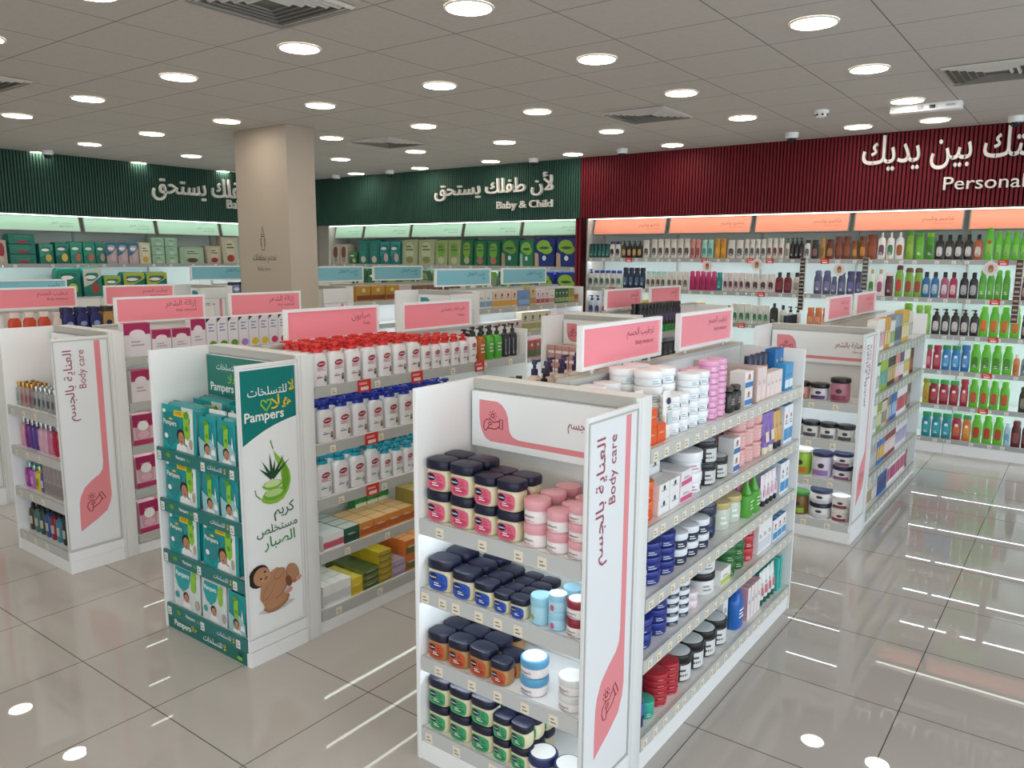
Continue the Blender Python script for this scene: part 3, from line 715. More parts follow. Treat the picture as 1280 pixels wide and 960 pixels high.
for x, y, w, z, c, ar, en, lb in (
 (GX[0], 2.69, .64, SZ, PINKD, 'ترطيب الجسم', 'Body moisture', 'pink sign nearest, standing above the cream jars'),
 (GX[0], 3.50, .62, SZ, PINKD, 'ترطيب الجسم', 'Body moisture', 'second pink sign above the cream jars, past the nearest'),
 (GX[1], 2.69, .62, SZ-.02, PINKD, 'صابون', 'Soap', 'pink soap sign above red capped soap bottles'),
 (GX[1], 3.49, .61, SZ-.02, PINKD, 'المنظفات والمناديل', 'Wipes', 'second pink sign along above the soap bottles'),
 (GX[2], 2.70, .61, SZ-.02, PINKD, 'إزالة الشعر', 'Hair removal', 'pink hair removal sign above magenta boxes'),
 (GX[2], 3.50, .61, SZ-.02, PINKD, 'إزالة الشعر', 'Hair removal', 'pink sign above the white deodorant boxes, before the column'),
 (GX[3], 2.62, .63, SZ-.01, PINKD, 'ترطيب الجسم', 'Body moisture', 'pink sign above orange and navy lotions at frame edge'),
 (GX[3], 3.46, .61, SZ-.01, PINKD, 'ترطيب الجسم', 'Body moisture', 'pink sign half hidden behind the hair removal sign'),
 (EX, 5.80, .62, SZ-.01, PINKD, 'صبغات الشعر', 'Hair colour', 'pink sign above the hair mask unit, nearer of two'),
 (EX, 6.57, .62, SZ-.01, PINKD, 'صبغات الشعر', 'Hair colour', 'narrow looking pink sign above hair colour boxes'),
 (GX[1], 5.80, .61, SZ-.01, PINKD, 'الشعر', 'Hair', 'small pink sign before the white bottles of the red wall'),
 (GX[1], 6.58, .61, SZ-.01, PINKD, 'الشعر', 'Hair', 'small pink sign second along before the red wall'),
 (GX[2], 5.73, .81, 1.525, BLUE, 'حليب الاطفال', 'Milk', 'blue sign over baby milk cartons, nearer of two'),
 (GX[2], 6.72, .79, 1.525, BLUE, 'حليب الاطفال', 'Milk', 'blue sign over baby milk cartons beside blue nappy packs'),
 (GX[3], 6.55, .80, 1.528, BLUE, 'حليب الاطفال', 'Milk', 'blue sign in the middle of the row before green packs'),
 (GX[3], 5.6, .80, 1.528, BLUE, 'حليب الاطفال', 'Milk', 'blue sign touching the column edge'),
 (GX[4], 5.35, .80, 1.516, BLUE, 'حليب الاطفال', 'Milk', 'blue sign half hidden by the column over milk tins'),
 (GX[4], 3.3, .62, SZ+.0, BLUE, 'حليب', 'Milk', 'pale blue sign peeping over the pink sign at frame edge')):
    sign(x, y, z, w, .165, c, ar, en, lb, post=z-(SZ-.018) if z < 1.45 else .022 if x != GX[4] else .04)

# wall units, one per bay
SALM, MINT = M('#f59a7c', .5, emit=.22), M('#b9dcc4', .5, emit=.1)
MINTB = M('#dfe9e3', .5)
def wall_bay(face, u, w, zs, hz, hm, ar, en, label, led, first=False, last=False, tagn=7, base=True):
    x, y = face.pt(u, 0); e = empty('shelving_bay', label, 'shelving', (x, y, 0), face.rz); D = .42
    box('back_panel', 0, w, D-.02, D, .12, FZ-.005, MINTB, e)
    box('plinth', .001, w-.001, .01, D-.021, 0, .115, WHITE, e)
    ups = [.008] + ([w-.008] if last else [])
    for ux in ups: box('upright', ux-.007, ux+.007, D-.05, D-.021, .12, FZ-.005, GREY, e)
    if first: box('side_panel', -.02, 0, 0, D, 0, FZ-.003, M('#d8d2c8', .5), e)
    for z in zs:
        tg = [w*(i+.3+.4*random.random())/tagn for i in range(tagn)]
        shelf(e, .001, w-.001, 0, D-.051, z, None, tg, led, rail=M('#a7a8a4', .3), tagm=TAGW, railh=.04)
    hs = add('header_sign', MB().box(.02, w-.02, -.012, .012, -.1, .1, M('#8f8a82', .5)).mesh('header_sign'), e, (w*0, .12, hz))
    hs.rotation_euler = (math.radians(-14), 0, 0)
    a = Art().rect(.032, w-.032, -.09, .09, hm); k = M('#b06048', .5) if hm is SALM else M('#7c9c88', .5)
    a.text(ar, w-.1, .005, 0, k, w=.26, al='r', bold=.004); a.text(en, w-.1, -.035, 0, k, w=.16, al='r')
    add('sign_face', MB().art(a, lambda x_, z_, l: (x_, -.0125-l*.0001, z_)).mesh('sign_face', smooth=False, fix=False), hs)
    box('light_strip', .0, w, .02, .04, FZ-.012, FZ-.004, LEDW, e)
    return e
RZ = [1.80, 1.452, 1.115, .787, .462, .142]
WY = 8.15
FR = Face(-4.95, WY, 'S')
for i in range(6):
    wall_bay(FR, .985*i, .985, RZ, 2.165, SALM, 'شامبو وبلسم', 'Shampoo & Conditioner', 'white lit wall bay of hair bottles, %s along from the green wall' % ORD[i], True, i == 0, i == 5)
GZ = [1.685, 1.28, .87, .46, .142]
FG = Face(-9.62, WY, 'S')
gx = [0, .66] + [.66+.985*k for k in range(1, 5)]; gx[-1] = 4.575
for i in range(5):
    wall_bay(FG, gx[i], gx[i+1]-gx[i], GZ, 2.165, MINT, 'مستلزمات الطفل', 'Baby essentials', 'wall bay of nappies under mint headers, %s along from the corner' % ORD[i], True, i == 0, i == 4, tagn=3)
FL = Face(-10.02, 2.77, 'E')
for i in range(5):
    wall_bay(FL, .955*i, .955, GZ, 2.165, MINT, 'مستلزمات الطفل', 'Baby essentials', 'side wall bay of nappies with mint header, %s along from frame edge' % ORD[i], True, i == 0, i == 4, tagn=3)

# ------------------------------------------------------------------ goods: jelly jar end unit
NAVY, NAVY2 = M('#11142f', .4), M('#12163a', .3)
JELLY, COCOA = M('#e3d9b4', .35), M('#b98a55', .35)
def A_vas(w, hb, c, c2):
    a = Art(); a.ell(0, hb*.47, w*.40, hb*.40, c, e=4.5, n=24); a.ell(w*.06, hb*.30, w*.3, hb*.14, c2, e=3)
    a.ell(-w*.17, hb*.64, w*.19, hb*.17, NAVY2, n=20); a.text('Vaseline', -w*.17, hb*.64, 0, W0, w=w*.3, bold=.02)
    lines(a, w*.4, hb*.24, hb*.44, W0, 2, x0=-w*.12); lines(a, w*.3, hb*.5, hb*.74, c2, 2, x0=w*.08); return a
def vas(key, w, h, c, c2, body, desc):
    return jar('petroleum_jelly_jar', 'jar', desc, w, h, h*.30, body, NAVY, A_vas(w, h*.7, M(c, .4), M(c2, .4)), d=w*.83, n=3.4, seg=32, over=1.05, rl=.14, waist=1.02)
def A_johns(w, hb, c):
    a = Art(); a.text("Johnson's", -w*.08, hb*.55, 0, M('#23242e'), w=w*.5, bold=.012); lines(a, w*.7, hb*.18, hb*.36, M(c, .4), 2, x0=-w*.3); return a
def johns(w, h, lid, lc, desc, body='#efe6e4', top=None):
    return jar('cream_jar', 'jar', desc, w, h, h*.42, M(body, .35), M(lid, .35), A_johns(w, h*.58, lc), over=1.03, rl=.14, top=M(top) if top else None)
PK = ('#d9637f', '#c43d62')
FE = Face(GX[0]-.325, 1.87+.004, 'S'); J1, J2, J3, J4 = ['jelly unit %s shelf' % s for s in ('top', 'second', 'third', 'bottom')]
vp1, vp2 = vas(0, .1, .108, *PK, JELLY, 'large pink-label jelly jar'), vas(0, .089, .098, *PK, JELLY, 'medium pink-label jelly jar')
z = EZ[0]; u = line(FE, z, J1, vp1, .004, 2, 2, 2, .1055); u = line(FE, z, J1, vp2, u, 2, 2, 2, .095)
u = line(FE, z, J1, johns(.086, .07, '#e5a3ab', '#d78', 'pink-lid white cream jar'), u+.004, 1, 2, 2) if 0 else u
jp1, jp2, jp3 = johns(.084, .076, '#e3a2aa', '#d4788a', 'large pink-lid baby cream jar'), johns(.076, .066, '#e3a2aa', '#d4788a', 'middling pink-lid baby cream jar'), johns(.07, .055, '#e3a2aa', '#d4788a', 'small pink-lid baby cream jar')
u = line(FE, z, J1, jp1, u+.004, 1, 3, 2); u = line(FE, z, J1, jp2, u, 1, 3, 2); u = line(FE, z, J1, jp3, u, 1, 3, 3)
BL = ('#2a55b4', '#1d3f94'); z = EZ[1]
u = line(FE, z, J2, vas(0, .106, .112, *BL, JELLY, 'largest blue-label jelly jar'), .004, 1, 2, 1)
u = line(FE, z, J2, vas(0, .092, .096, *BL, JELLY, 'large blue-label jelly jar'), u, 1, 3, 1)
u = line(FE, z, J2, vas(0, .078, .08, *BL, JELLY, 'medium blue-label jelly jar'), u, 1, 3, 1)
u = line(FE, z, J2, vas(0, .063, .067, *BL, JELLY, 'small blue-label jelly jar'), u, 2, 4, 1)
lb = jar('baby_cream_jar', 'jar', 'tall pale blue baby cream jar', .067, .092, .03, M('#a9d4e4', .35), M('#9accdf', .35), Art().ell(-.012, .025, .009, .009, M('#8fae4a')).rect(-.005, .02, .03, .033, W0), over=1.02)
lb2 = jar('baby_cream_jar', 'jar', 'short pale blue baby cream jar', .058, .058, .02, M('#a9d4e4', .35), M('#9accdf', .35), Art().ell(-.002, .018, .008, .01, M('#c4607e')), over=1.02, top=W0)
u0 = line(FE, z, J2, lb, u+.004, 1); line(FE, z, J2, lb, u0-.02, 1, v=.13); u = line(FE, z, J2, lb2, u0, 1, 1, 2)
u = line(FE, z, J2, johns(.068, .058, '#8d2334', '#8d2334', 'white cream jar with dark red rim', top='#f1ecea'), u+.004, 1, 1, 2)
CB = ('#c4562f', '#9a3c22'); z = EZ[2]
u = line(FE, z, J3, vas(0, .089, .096, *CB, COCOA, 'large brown cocoa jelly jar'), .004, 3, 3, 1, .095)
u = line(FE, z, J3, vas(0, .072, .08, *CB, COCOA, 'small brown cocoa jelly jar'), u, 1, 2, 1)
line(FE, z, J3, johns(.092, .062, '#5a9cc4', '#4a8cc0', 'white cream jar with blue rim', top='#eef2f4'), .398, 1, 1, 2)
line(FE, z, J3, johns(.084, .055, '#d9d9d6', '#8a8a8a', 'plain white cream jar beside poster panel'), .548, 1, 1, 2)
GR = ('#3fa068', '#2b7c4c'); z = EZ[3]
u = line(FE, z, J4, vas(0, .093, .096, *GR, JELLY, 'large green-label jelly jar'), .004, 3, 2, 2, .0985)
u = line(FE, z, J4, vas(0, .07, .08, *GR, JELLY, 'small green-label jelly jar'), u, 2, 3, 2)
line(FE, z, J4, johns(.098, .07, '#23305c', '#23305c', 'white cream jar with navy rim', top='#f0f0ee'), .432, 2, 1, 1, .101)

# ------------------------------------------------------------------ goods: cream jars on the aisle side
def cj(desc, w, h, body, lid, lc='#888888', lh=.35, top=None, dot=None, n=2, lab=None, **k):
    a = Art(); hb = h*(1-lh)
    if lab: a.rect(-w*.42, w*.42, hb*.12, hb*.9, M(lab, .4), 10)
    if dot: a.ell(w*.12, hb*.5, min(w*.13, hb*.3), min(w*.13, hb*.3), M(dot))
    lines(a, w*.5, hb*.25, hb*.75, M(lc), 2, x0=-w*.42, k=.6)
    return jar('cream_jar', 'jar', desc, w, h, h*lh, M(body, .3), M(lid, .3), a, top=M(top, .3) if top else None, n=n, **k)
def bx(desc, w, d, h, col, band=None, dot=None, top=None, side=None, name='carton', cat='box', txt='#777777', bz=(.1, .4)):
    a = Art()
    if band: a.rect(-w/2+.001, w/2-.001, h*bz[0], h*bz[1], M(band))
    if dot: a.ell(0, h*.72, min(w, h)*.16, min(w, h)*.16, M(dot))
    lines(a, w*.8, h*.5, h*.64, M(txt), 2)
    return carton(name, cat, desc, w, d, h, M(col, .45), a, M(side) if side else None, M(top) if top else None)
def tb(desc, w, h, body, cap, band=None, dot=None, d=.035):
    a = Art()
    if band: a.rect(-w*.3, w*.3, h*.3, h*.55, M(band))
    if dot: a.ell(0, h*.78, w*.26, w*.2, M(dot))
    lines(a, w*.7, h*.58, h*.68, M('#8a8a8a'), 2)
    return tube('cream_tube', 'tube', desc, w, d, h, M(body, .35), M(cap, .35), a)
FC = Face(GX[0]+.345-.013, 2.285, 'E'); C1, C2, C3, C4, C5 = ['cream aisle %s shelf' % s for s in ('top', 'second', 'third', 'fourth', 'bottom')]
z = FZ5[0]; NV = '#1f2a5e'
oc = bx('orange cream carton', .066, .06, .062, '#e2571c', None, None, '#e8743c', txt='#f0c8a0')
wt = tb('white tube with blue dot', .06, .17, '#eeebe6', '#e0e0de', '#c3d4d6', NV)
line(FC, z, C1, oc, .02, 1, 1, 2); line(FC, z, C1, oc, .09, 1, desc='single orange cream carton before white tubes')
line(FC, z, C1, wt, .02, 2, 1, 1, .068, v=.09, desc='white tube behind orange cartons'); line(FC, z, C1, wt, .16, 1, desc='white tube at shelf edge beside orange cartons')
wj = cj('small white cream jar', .074, .046, '#eef0f1', '#f2f3f4', '#9fb4bd', .4, dot=NV); wj2 = cj('wide white cream jar', .102, .056, '#eef0f1', '#f4f5f5', '#8db4c8', .45, dot=NV)
line(FC, z, C1, wj, .225, 2, 1, 3, .077); line(FC, z, C1, wj2, .2, 2, 2, 4, .106, v=.087, rp=.1035); line(FC, z, C1, cj('white cream jar', .086, .05, '#eceff0', '#f1f3f4', '#8db4c8', .45, dot=NV), .385, 2, 1, [4], .087)
line(FC, z, C1, cj('low white jar with blue line', .1, .06, '#eef0f1', '#f4f5f5', '#4d9db0', .5), -.005, 2, 1, 3, .1025, v=.2)
line(FC, z, C1, cj('pink cream tin', .078, .046, '#e39cc4', '#e6a6ca', '#f4dcea', .4, dot='#f6eef4'), .565, 2, 2, [5, 4], .082)
line(FC, z, C1, bottle('cream_bottle', 'bottle', 'small black bottle', .07, .045, .105, M('#23201f', .3), 'cap', M('#3a3634'), lines(Art(), .05, .03, .06, M('#b9ab98')), capw=.7), .745, 2, 1, 1, .075)
line(FC, z, C1, bx('white carton with orange and blue', .085, .07, .075, '#eeecea', '#3f78b8', '#c8613a'), .915, 1, 1, 2); line(FC, z, C1, cj('wide silver-white jar behind cartons', .105, .075, '#d8d9da', '#e4e5e6', '#4c5f78', .35), .72, 2, 1, 1, .12, v=.14)
pc = bx('pale pink carton', .056, .05, .15, '#ecd6d2', None, None, '#f2e4e0', txt='#c09a98')
line(FC, z, C1, pc, 1.06, 2, 1, 1, .06); line(FC, z, C1, bx('low pale pink carton', .05, .05, .115, '#efdcd7', txt='#c09a98'), 1.185, 4, 1, 1, .054)
line(FC, z, C1, bottle('oil_bottle', 'bottle', 'amber bottle with navy cap', .055, .04, .19, M('#b98a5e', .3), 'cap', M('#1c2246', .3), lines(Art(), .05, .05, .1, CREAM), capw=.85, caph=.28), 1.13, 4, 1, 1, .07, v=.08)
line(FC, z, C1, bx('tall blue carton', .06, .05, .2, '#1a6fb4', '#d8e6f0', '#e2c65a', '#155a94'), 1.41, 2, 1, 1, .063, v=.06); line(FC, z, C1, bx('low blue carton', .055, .05, .13, '#3f9bd0', '#e3edf4'), 1.445, 2, 1, 1, .06)
dv = empty('shelf_divider', 'clear pinkish acrylic divider between pink tins and cartons on top shelf', 'divider', (FC.x-.16, 2.285+1.035, z+.0005))
add('upright_sheet', MB().box(-.145, .145, -.002, .002, 0, .17, M('#e3cfcb', .1, trans=.55)).mesh('upright_sheet'), dv); add('foot', MB().box(-.145, .145, .002, .024, 0, .003, M('#e3cfcb', .1, trans=.55)).mesh('foot'), dv)
z = FZ5[1]
line(FC, z, C2, cj('orange cream jar', .1, .07, '#e4551a', '#e86a2c', '#f3c9a4', .4), .015, 1, 2, 2)
line(FC, z, C2, bx('white carton with blue dot', .085, .08, .056, '#efedeb', None, NV, '#f3f1ef'), .12, 2, 2, [2, 3], .087); line(FC, z, C2, bx('white and pink carton', .1, .08, .06, '#efe8ea', '#d8568a', None, '#f3eff0'), .30, 1, 2, [2, 2])
line(FC, z, C2, cj('big white cream jar', .132, .082, '#edeff1', '#f3f4f5', '#d88aa2', .42, dot=NV), .41, 1, 1, 2); line(FC, z, C2, cj('dark jar with pale blue lid', .12, .1, '#33393e', '#a9cbd6', '#7a8288', .3), .3, 2, 1, [2, 1], .15, v=.185)
line(FC, z, C2, cj('black body butter tub', .118, .09, '#1c1c1e', '#232325', '#55565a', .25, top='#c9d4d6', lab='#cfd0cd'), .56, 2, 1, [2, 1], .124, skip=((1, 0, 1),)); line(FC, z, C2, bx('white carton with red and blue', .07, .07, .075, '#f0eeec', '#3f6fae', '#b8563f'), .82, 1, 1, 2)
tum = jar('pink_tub', 'tub', 'tall pink ribbed tub', .095, .078, .014, M('#dfa9a6', .35), M('#e2b0ac', .35), lines(Art(), .06, .02, .06, M('#eccac6')), low=.8, rl=.05, neck=.98)
line(FC, z, C2, tum, .90, 3, 2, 3, .1)
line(FC, z, C2, tb('purple and cream tube', .075, .19, '#8a68b8', '#e8dfc8', '#e8dcc4'), 1.21, 2, 1, 1, .075); line(FC, z, C2, tb('gold tube with navy cap', .05, .18, '#d9a864', '#1e2440'), 1.365, 2, 1, 1, .052)
line(FC, z, C2, bx('tall white and blue carton', .065, .06, .19, '#eff1f3', '#3f94cc', '#b8384a', '#3f94cc', '#d9e4ec'), 1.475, 2, 2, 1, .067)
z = FZ5[2]
line(FC, z, C3, cj('white open topped tub', .075, .08, '#f0f0f2', '#dfe0e2', '#c8c8d4', .2), .0, 1)
line(FC, z, C3, cj('navy cream tin', .115, .052, '#22307c', '#26348a', '#c9d0e6', .4), .085, 2, 1, 3, .12, rj=0); line(FC, z, C3, cj('navy jar with white lid', .1, .062, '#1f2746', '#e9eef2', '#e4e8ec', .4, top='#eef2f5'), .325, 3, 2, 2, .104)
line(FC, z, C3, cj('navy jar with white lid', .112, .062, '#1f2746', '#e9eef2', '#e4e8ec', .4, top='#eef2f5'), .02, 2, 1, 2, .13, v=.15)
line(FC, z, C3, cj('big dark navy tub with glossy lid', .13, .14, '#1f2540', '#2a2f48', '#3f56a8', .28, top='#9fb0c2'), .64, 1, v=.04); line(FC, z, C3, cj('small brown jar', .07, .07, '#6a5650', '#8a766e', lh=.3), .70, 1, 1, 2, v=.2)
line(FC, z, C3, cj('clear jar with gold lid', .12, .125, '#c7cfc0', '#c9b478', '#f0f0ea', .22, top='#d8c894'), .78, 2, 1, 1, .126, v=.03)
cone = Proto('cone_bottle', 'bottle', 'green bottle with pointed top', .085, .06, .17, MB().loft([(0, .038, .028), (.004, .042, .03), (.1, .042, .03), (.104, .024, .024), (.16, .007, .007), (.17, .004, .004)], M('#57a83c', .25), 3, 20).mesh('cone_bottle'), [('label', lines(Art(), .06, .03, .08, M('#d9edcf'), 3).flat('label', -.0315), None)])
line(FC, z, C3, cone, 1.03, 2, 1, 1, .092); line(FC, z, C3, bottle('lotion_bottle', 'bottle', 'pink bottle', .05, .04, .15, M('#dd6fa0', .3), 'cap', M('#e79ab8'), lines(Art(), .04, .04, .08, W0)), 1.03, 5, 1, 1, .06, v=.09)
line(FC, z, C3, tb('white and pink tube', .05, .15, '#f0e4e8', '#22242a', '#e3b2c6'), 1.235, 4, 1, 1, .054); line(FC, z, C3, bx('white and blue carton', .06, .06, .16, '#eff1f3', '#3f94cc', '#b8384a', '#3f94cc', '#d9e4ec'), 1.475, 2, 2, 1, .064)
z = FZ5[3]
line(FC, z, C4, cj('green-white jar', .08, .06, '#dfeeea', '#2f9d84', lh=.5), .0, 1, 1, 2, v=.178); line(FC, z, C4, cj('broad navy cream tin', .135, .056, '#22307c', '#2a3a92', '#c9d0e6', .4), .02, 1, 1, 2); line(FC, z, C4, cj('navy cream tin', .1, .05, '#22307c', '#2a3a92', '#c9d0e6', .4), .17, 1, 1, 3, v=.02)
line(FC, z, C4, cj('flat navy-white tin', .092, .036, '#1f2746', '#e9eef2', '#cfd6dc', .5, top='#eef2f5'), .275, 2, 2, 4, .095); line(FC, z, C4, cj('flat pink-white tin', .085, .034, '#ead9e2', '#efe4ea', '#d8a8c0', .5), .455, 1, 2, 2)
line(FC, z, C4, cj('black and white body tub', .13, .092, '#e4e5e4', '#1b1b1d', '#9a9a98', .3, low=.96), .60, 1, 1, 2); line(FC, z, C4, bx('white carton with lime corner', .11, .08, .07, '#efefec', '#b9c84e', None), .745, 1)
line(FC, z, C4, cj('pale pink glass jar', .085, .09, '#e9d3dc', '#d8d4cc', '#d8688c', .22), .75, 1, v=.11); line(FC, z, C4, cj('green hair cream jar', .1, .061, '#23602f', '#2b7038', '#9fc28a', .32, top='#b9d2c2'), .85, 2, 2, 3, .105)
line(FC, z, C4, cj('red hair cream jar', .095, .06, '#b8323a', '#c43e44', '#e8b8b4', .4), 1.075, 1, 2, 3); line(FC, z, C4, bx('white carton', .06, .06, .15, '#efeeee', '#d9dde2', None), 1.195, 3, 2, 1, .064); line(FC, z, C4, bx('small white and blue carton', .06, .06, .11, '#eff1f3', '#3f94cc', '#b8384a', '#3f94cc'), 1.41, 3, 2, 1, .066)
z = FZ5[4]
line(FC, z, C5, tb('navy tube with white cap', .055, .165, '#1d2a4c', '#24305a', '#3f6a9c', None, .045), .035, 1); line(FC, z, C5, cj('round teal jar', .075, .066, '#2fa089', '#37b096', '#bfe4d8', .5), .1, 1)
line(FC, z, C5, cj('flat red tin', .092, .025, '#b3202e', '#bb2836', '#e2a4a2', .5), .178, 1, 1, 3, v=.115); line(FC, z, C5, cj('flat red tin', .092, .025, '#b3202e', '#bb2836', '#e2a4a2', .5), .195, 2, 1, 5, .1)
line(FC, z, C5, cj('black hair mask tub', .118, .115, '#232325', '#17171a', '#55565a', .28, top='#d4dcde', lab='#dfe0de'), .40, 4, 1, 1, .125); line(FC, z, C5, bx('white and green carton', .06, .07, .19, '#f0f0ec', '#a9c456', None), .905, 1, v=.06)
line(FC, z, C5, bottle('mouthwash_bottle', 'bottle', 'big blue bottle', .1, .07, .2, M('#1f63b8', .2), 'cap', M('#1a56a6'), lines(Art(), .07, .05, .1, W0), sh=.72, capw=.5), .975, 1); line(FC, z, C5, bx('slim carton, pink and white', .035, .12, .16, '#eee6e4', None, None, '#d8a6b2', '#d9a4b0'), 1.10, 4, 1, 1, .045)
line(FC, z, C5, tb('white tube with green cap', .05, .17, '#eef0ee', '#1f5a48', '#d8707c'), 1.29, 4, 1, 1, .055); line(FC, z, C5, bx('teal carton', .025, .12, .17, '#38b8ac', None, None, '#8ed8d0', '#38b8ac'), 1.52, 2, 1, 1, .04)
# back side of the run, seen over the jelly jar unit
FW = Face(GX[0]-.345+.013, 3.93, 'W'); CW = 'shelf behind jelly unit'
hook = bottle('lotion_bottle', 'bottle', 'beige lotion bottle with violet pump', .085, .055, .225, M('#d8c8b8', .35), 'pump', M('#3a2f5c', .3), lines(Art(), .05, .06, .1, M('#b9a796')), caph=.26, neck=.3)
line(FW, FZ5[0], CW, hook, 1.06, 4, 2, 1, .105); line(FW, FZ5[0], CW, bottle('lotion_bottle', 'bottle', 'black pump bottle', .07, .05, .215, M('#1f1d20', .3), 'pump', M('#161618'), None, caph=.3), 1.50, 1, v=.14)
line(FW, FZ5[0], CW, bx('small rose gift box', .06, .05, .165, '#d3a49a', '#b87a74', None, '#e0bdb4'), 1.50, 2, 1, 1, .065, v=.075); line(FW, FZ5[0], CW, bottle('oil_bottle', 'bottle', 'little dark green bottle', .042, .042, .172, M('#1f5a38', .3), 'cap', M('#123a26'), None, capw=.6), 1.50, 3, 1, 1, .047)
# ------------------------------------------------------------------ goods: nappy end unit
FP = Face(GX[1]-.322, 1.87, 'S'); P1, P2, P3, P4 = ['nappy unit %s shelf' % s for s in ('top', 'second', 'third', 'bottom')]
def nap(desc, w, d, h, st, col='#128f94', crimp=None):
    return pack('nappy_pack', 'nappy pack', desc, w, d, h, M(col, .28), pack_art(w, h, st), crimp)
n0 = nap('large teal nappy pack with yellow sticker', .30, .13, .218, 0); n1 = nap('narrow teal nappy pack, white gathered top', .135, .12, .198, 1, crimp=W0)
n2 = nap('white and teal nappy pack', .235, .12, .215, 2, '#d2d8d6'); n0b = nap('wide teal nappy pack beside poster', .285, .13, .225, 0); n0c = nap('teal nappy pack with white side', .27, .13, .215, 0)
n3 = nap('narrow white and teal nappy pack', .2, .12, .205, 2, '#d2d8d6'); nb = nap('teal nappy pack lying behind', .28, .12, .225, 0)
z = EZ[0]; u = line(FP, z, P1, n0, .012, 1, 1, 1, .315, jit=.01); line(FP, z, P1, n1, u, 2, 1, 1, .145, jit=.02); line(FP, z, P1, nb, .03, 2, 1, 1, .3, v=.165, jit=.02)
z = EZ[1]; u = line(FP, z, P2, n0, .012, 1, 1, 1, .315, jit=.01); line(FP, z, P2, n1, u, 2, 1, 1, .145, jit=.02)
z = EZ[2]; u = line(FP, z, P3, n0c, .012, 1, 1, 1, .29, jit=.01); line(FP, z, P3, n0b, u, 1, 1, 1, .3, jit=.02)
z = EZ[3]; u = line(FP, z, P4, n2, .03, 1, 1, 1, .245, jit=.01); u = line(FP, z, P4, n3, u, 1, 1, 1, .208, jit=.02); line(FP, z, P4, n1, u, 1, 1, 1, .142, jit=.02)
a = Art().rect(-.326, .316, 0, .069, M('#0d6a5f', .35)); a.text('Pampers', -.2, .034, 0, W0, w=.14, bold=.022); a.text('هلا', -.1, .05, 0, YEL, w=.05, bold=.012)
a.text('للتسلخات', .05, .036, 0, W0, w=.15, bold=.018); a.text('لا', .145, .036, 0, YEL, w=.022, bold=.018); leafy(a, .265, .028, .032); a.ell(.262, .022, .022, .009, LIME)
kb = [o for o in bpy.data.objects if o.name.startswith('plinth') and o.parent and 'nappy packs with teal poster' in o.parent.get('label', '')][0]
add('kick_art', MB().art(a, lambda x, z, l: (x, .0034-l*.0001, z+.001)).mesh('kick_art', smooth=False, fix=False), kb)

# ------------------------------------------------------------------ goods: soap run
def A_life(w, h, acc, hair):
    a = Art(); R = M('#a3203a', .4)
    a.ell(0, h*.66, w*.27, h*.085, R, .12, 20); a.text('Lifebuoy', 0, h*.66, 0, W0, w=w*.38, bold=.02, rot=.12)
    lines(a, w*.62, h*.46, h*.56, M('#c0647a'), 3, k=.9); a.stroke([(-w*.3, h*.26), (w*.05, h*.27)], h*.03, M(acc)); a.stroke([(-w*.25, h*.32), (-w*.1, h*.32)], h*.012, M(acc))
    a.ell(w*.24, h*.22, w*.09, h*.1, M(hair)); a.ell(w*.24, h*.24, w*.055, h*.05, M('#c99a80')); return a
def soap(desc, w, d, h, cap, acc, hair='#3a2a26'):
    return bottle('soap_bottle', 'bottle', desc, w, d, h, M('#eceaea', .3), 'pump', M(cap, .3), A_life(w, h*.8, acc, hair), n=3.2, sh=.86, neck=.5, caph=.2, capw=.62)
FS = Face(GX[1]+.345-.012, 2.282, 'E'); S1, S2, S3, S4, S5 = ['soap run %s shelf' % s for s in ('top', 'second', 'third', 'fourth', 'bottom')]
def flip(face, *a, **k): return line(face, *a, **k)
z = PZ5[0]; RC = '#d9271e'
u = line(FS, z, S1, soap('large white soap bottle with red pump', .092, .058, .198, RC, '#a3203a'), .005, 7, 4, 1, .105, rp=.07)
u = line(FS, z, S1, soap('small white soap bottle with red pump', .07, .05, .165, RC, '#a3203a'), u, 5, 4, 1, .079, rp=.064)
u = line(FS, z, S1, soap('white soap bottle with black pump', .066, .05, .185, '#26282a', '#a3203a'), u, 1, 2, 1, .076)
hs_ = lambda desc, c: bottle('handwash_bottle', 'bottle', desc, .072, .05, .195, M(c, .2), 'pump', M('#17181a', .3), lines(Art(), .05, .04, .1, M('#c9d0b8'), 3), caph=.26, neck=.36, n=3)
u = line(FS, z, S1, hs_('amber handwash bottle with black pump', '#b4601f'), u, 1, 2, 1, .082); u = line(FS, z, S1, hs_('green handwash bottle with black pump', '#4aa532'), u, 2, 2, 1, .08)
dk = bottle('handwash_bottle', 'bottle', 'dark handwash bottle with pale label', .07, .05, .2, M('#26222a', .3), 'pump', M('#1b1a1e', .3), Art().rect(-.022, .022, .015, .11, M('#cfcbd4')), caph=.26, neck=.34, n=3)
line(FS, z, S1, dk, u, 2, 1, 1, .078)
z = PZ5[1]; line(FS, z, S2, soap('white soap bottle with blue pump', .095, .058, .2, '#20309c', '#3c6f6c', '#5b4540'), .03, 9, 3, 1, .108, rp=.07)
z = PZ5[2]; u = line(FS, z, S3, soap('large white soap bottle with teal pump', .095, .058, .2, '#1f9ab0', '#2c7d7d', '#9fb9b5'), .01, 3, 3, 1, .107, rp=.07)
dome = bottle('soap_bottle', 'bottle', 'white soap bottle with round teal cap', .09, .056, .205, M('#eceaea', .3), 'dome', M('#1f9ab0', .3), A_life(.09, .165, '#2c7d7d', '#9fb9b5'), n=3, sh=.78, neck=.4, caph=.15, capw=.5)
u = line(FS, z, S3, dome, u, 1, 1, 1, .098); line(FS, z, S3, soap('small white soap bottle with teal pump', .075, .05, .165, '#1f9ab0', '#2c7d7d', '#9fb9b5'), u, 5, 4, 1, .082, rp=.064)
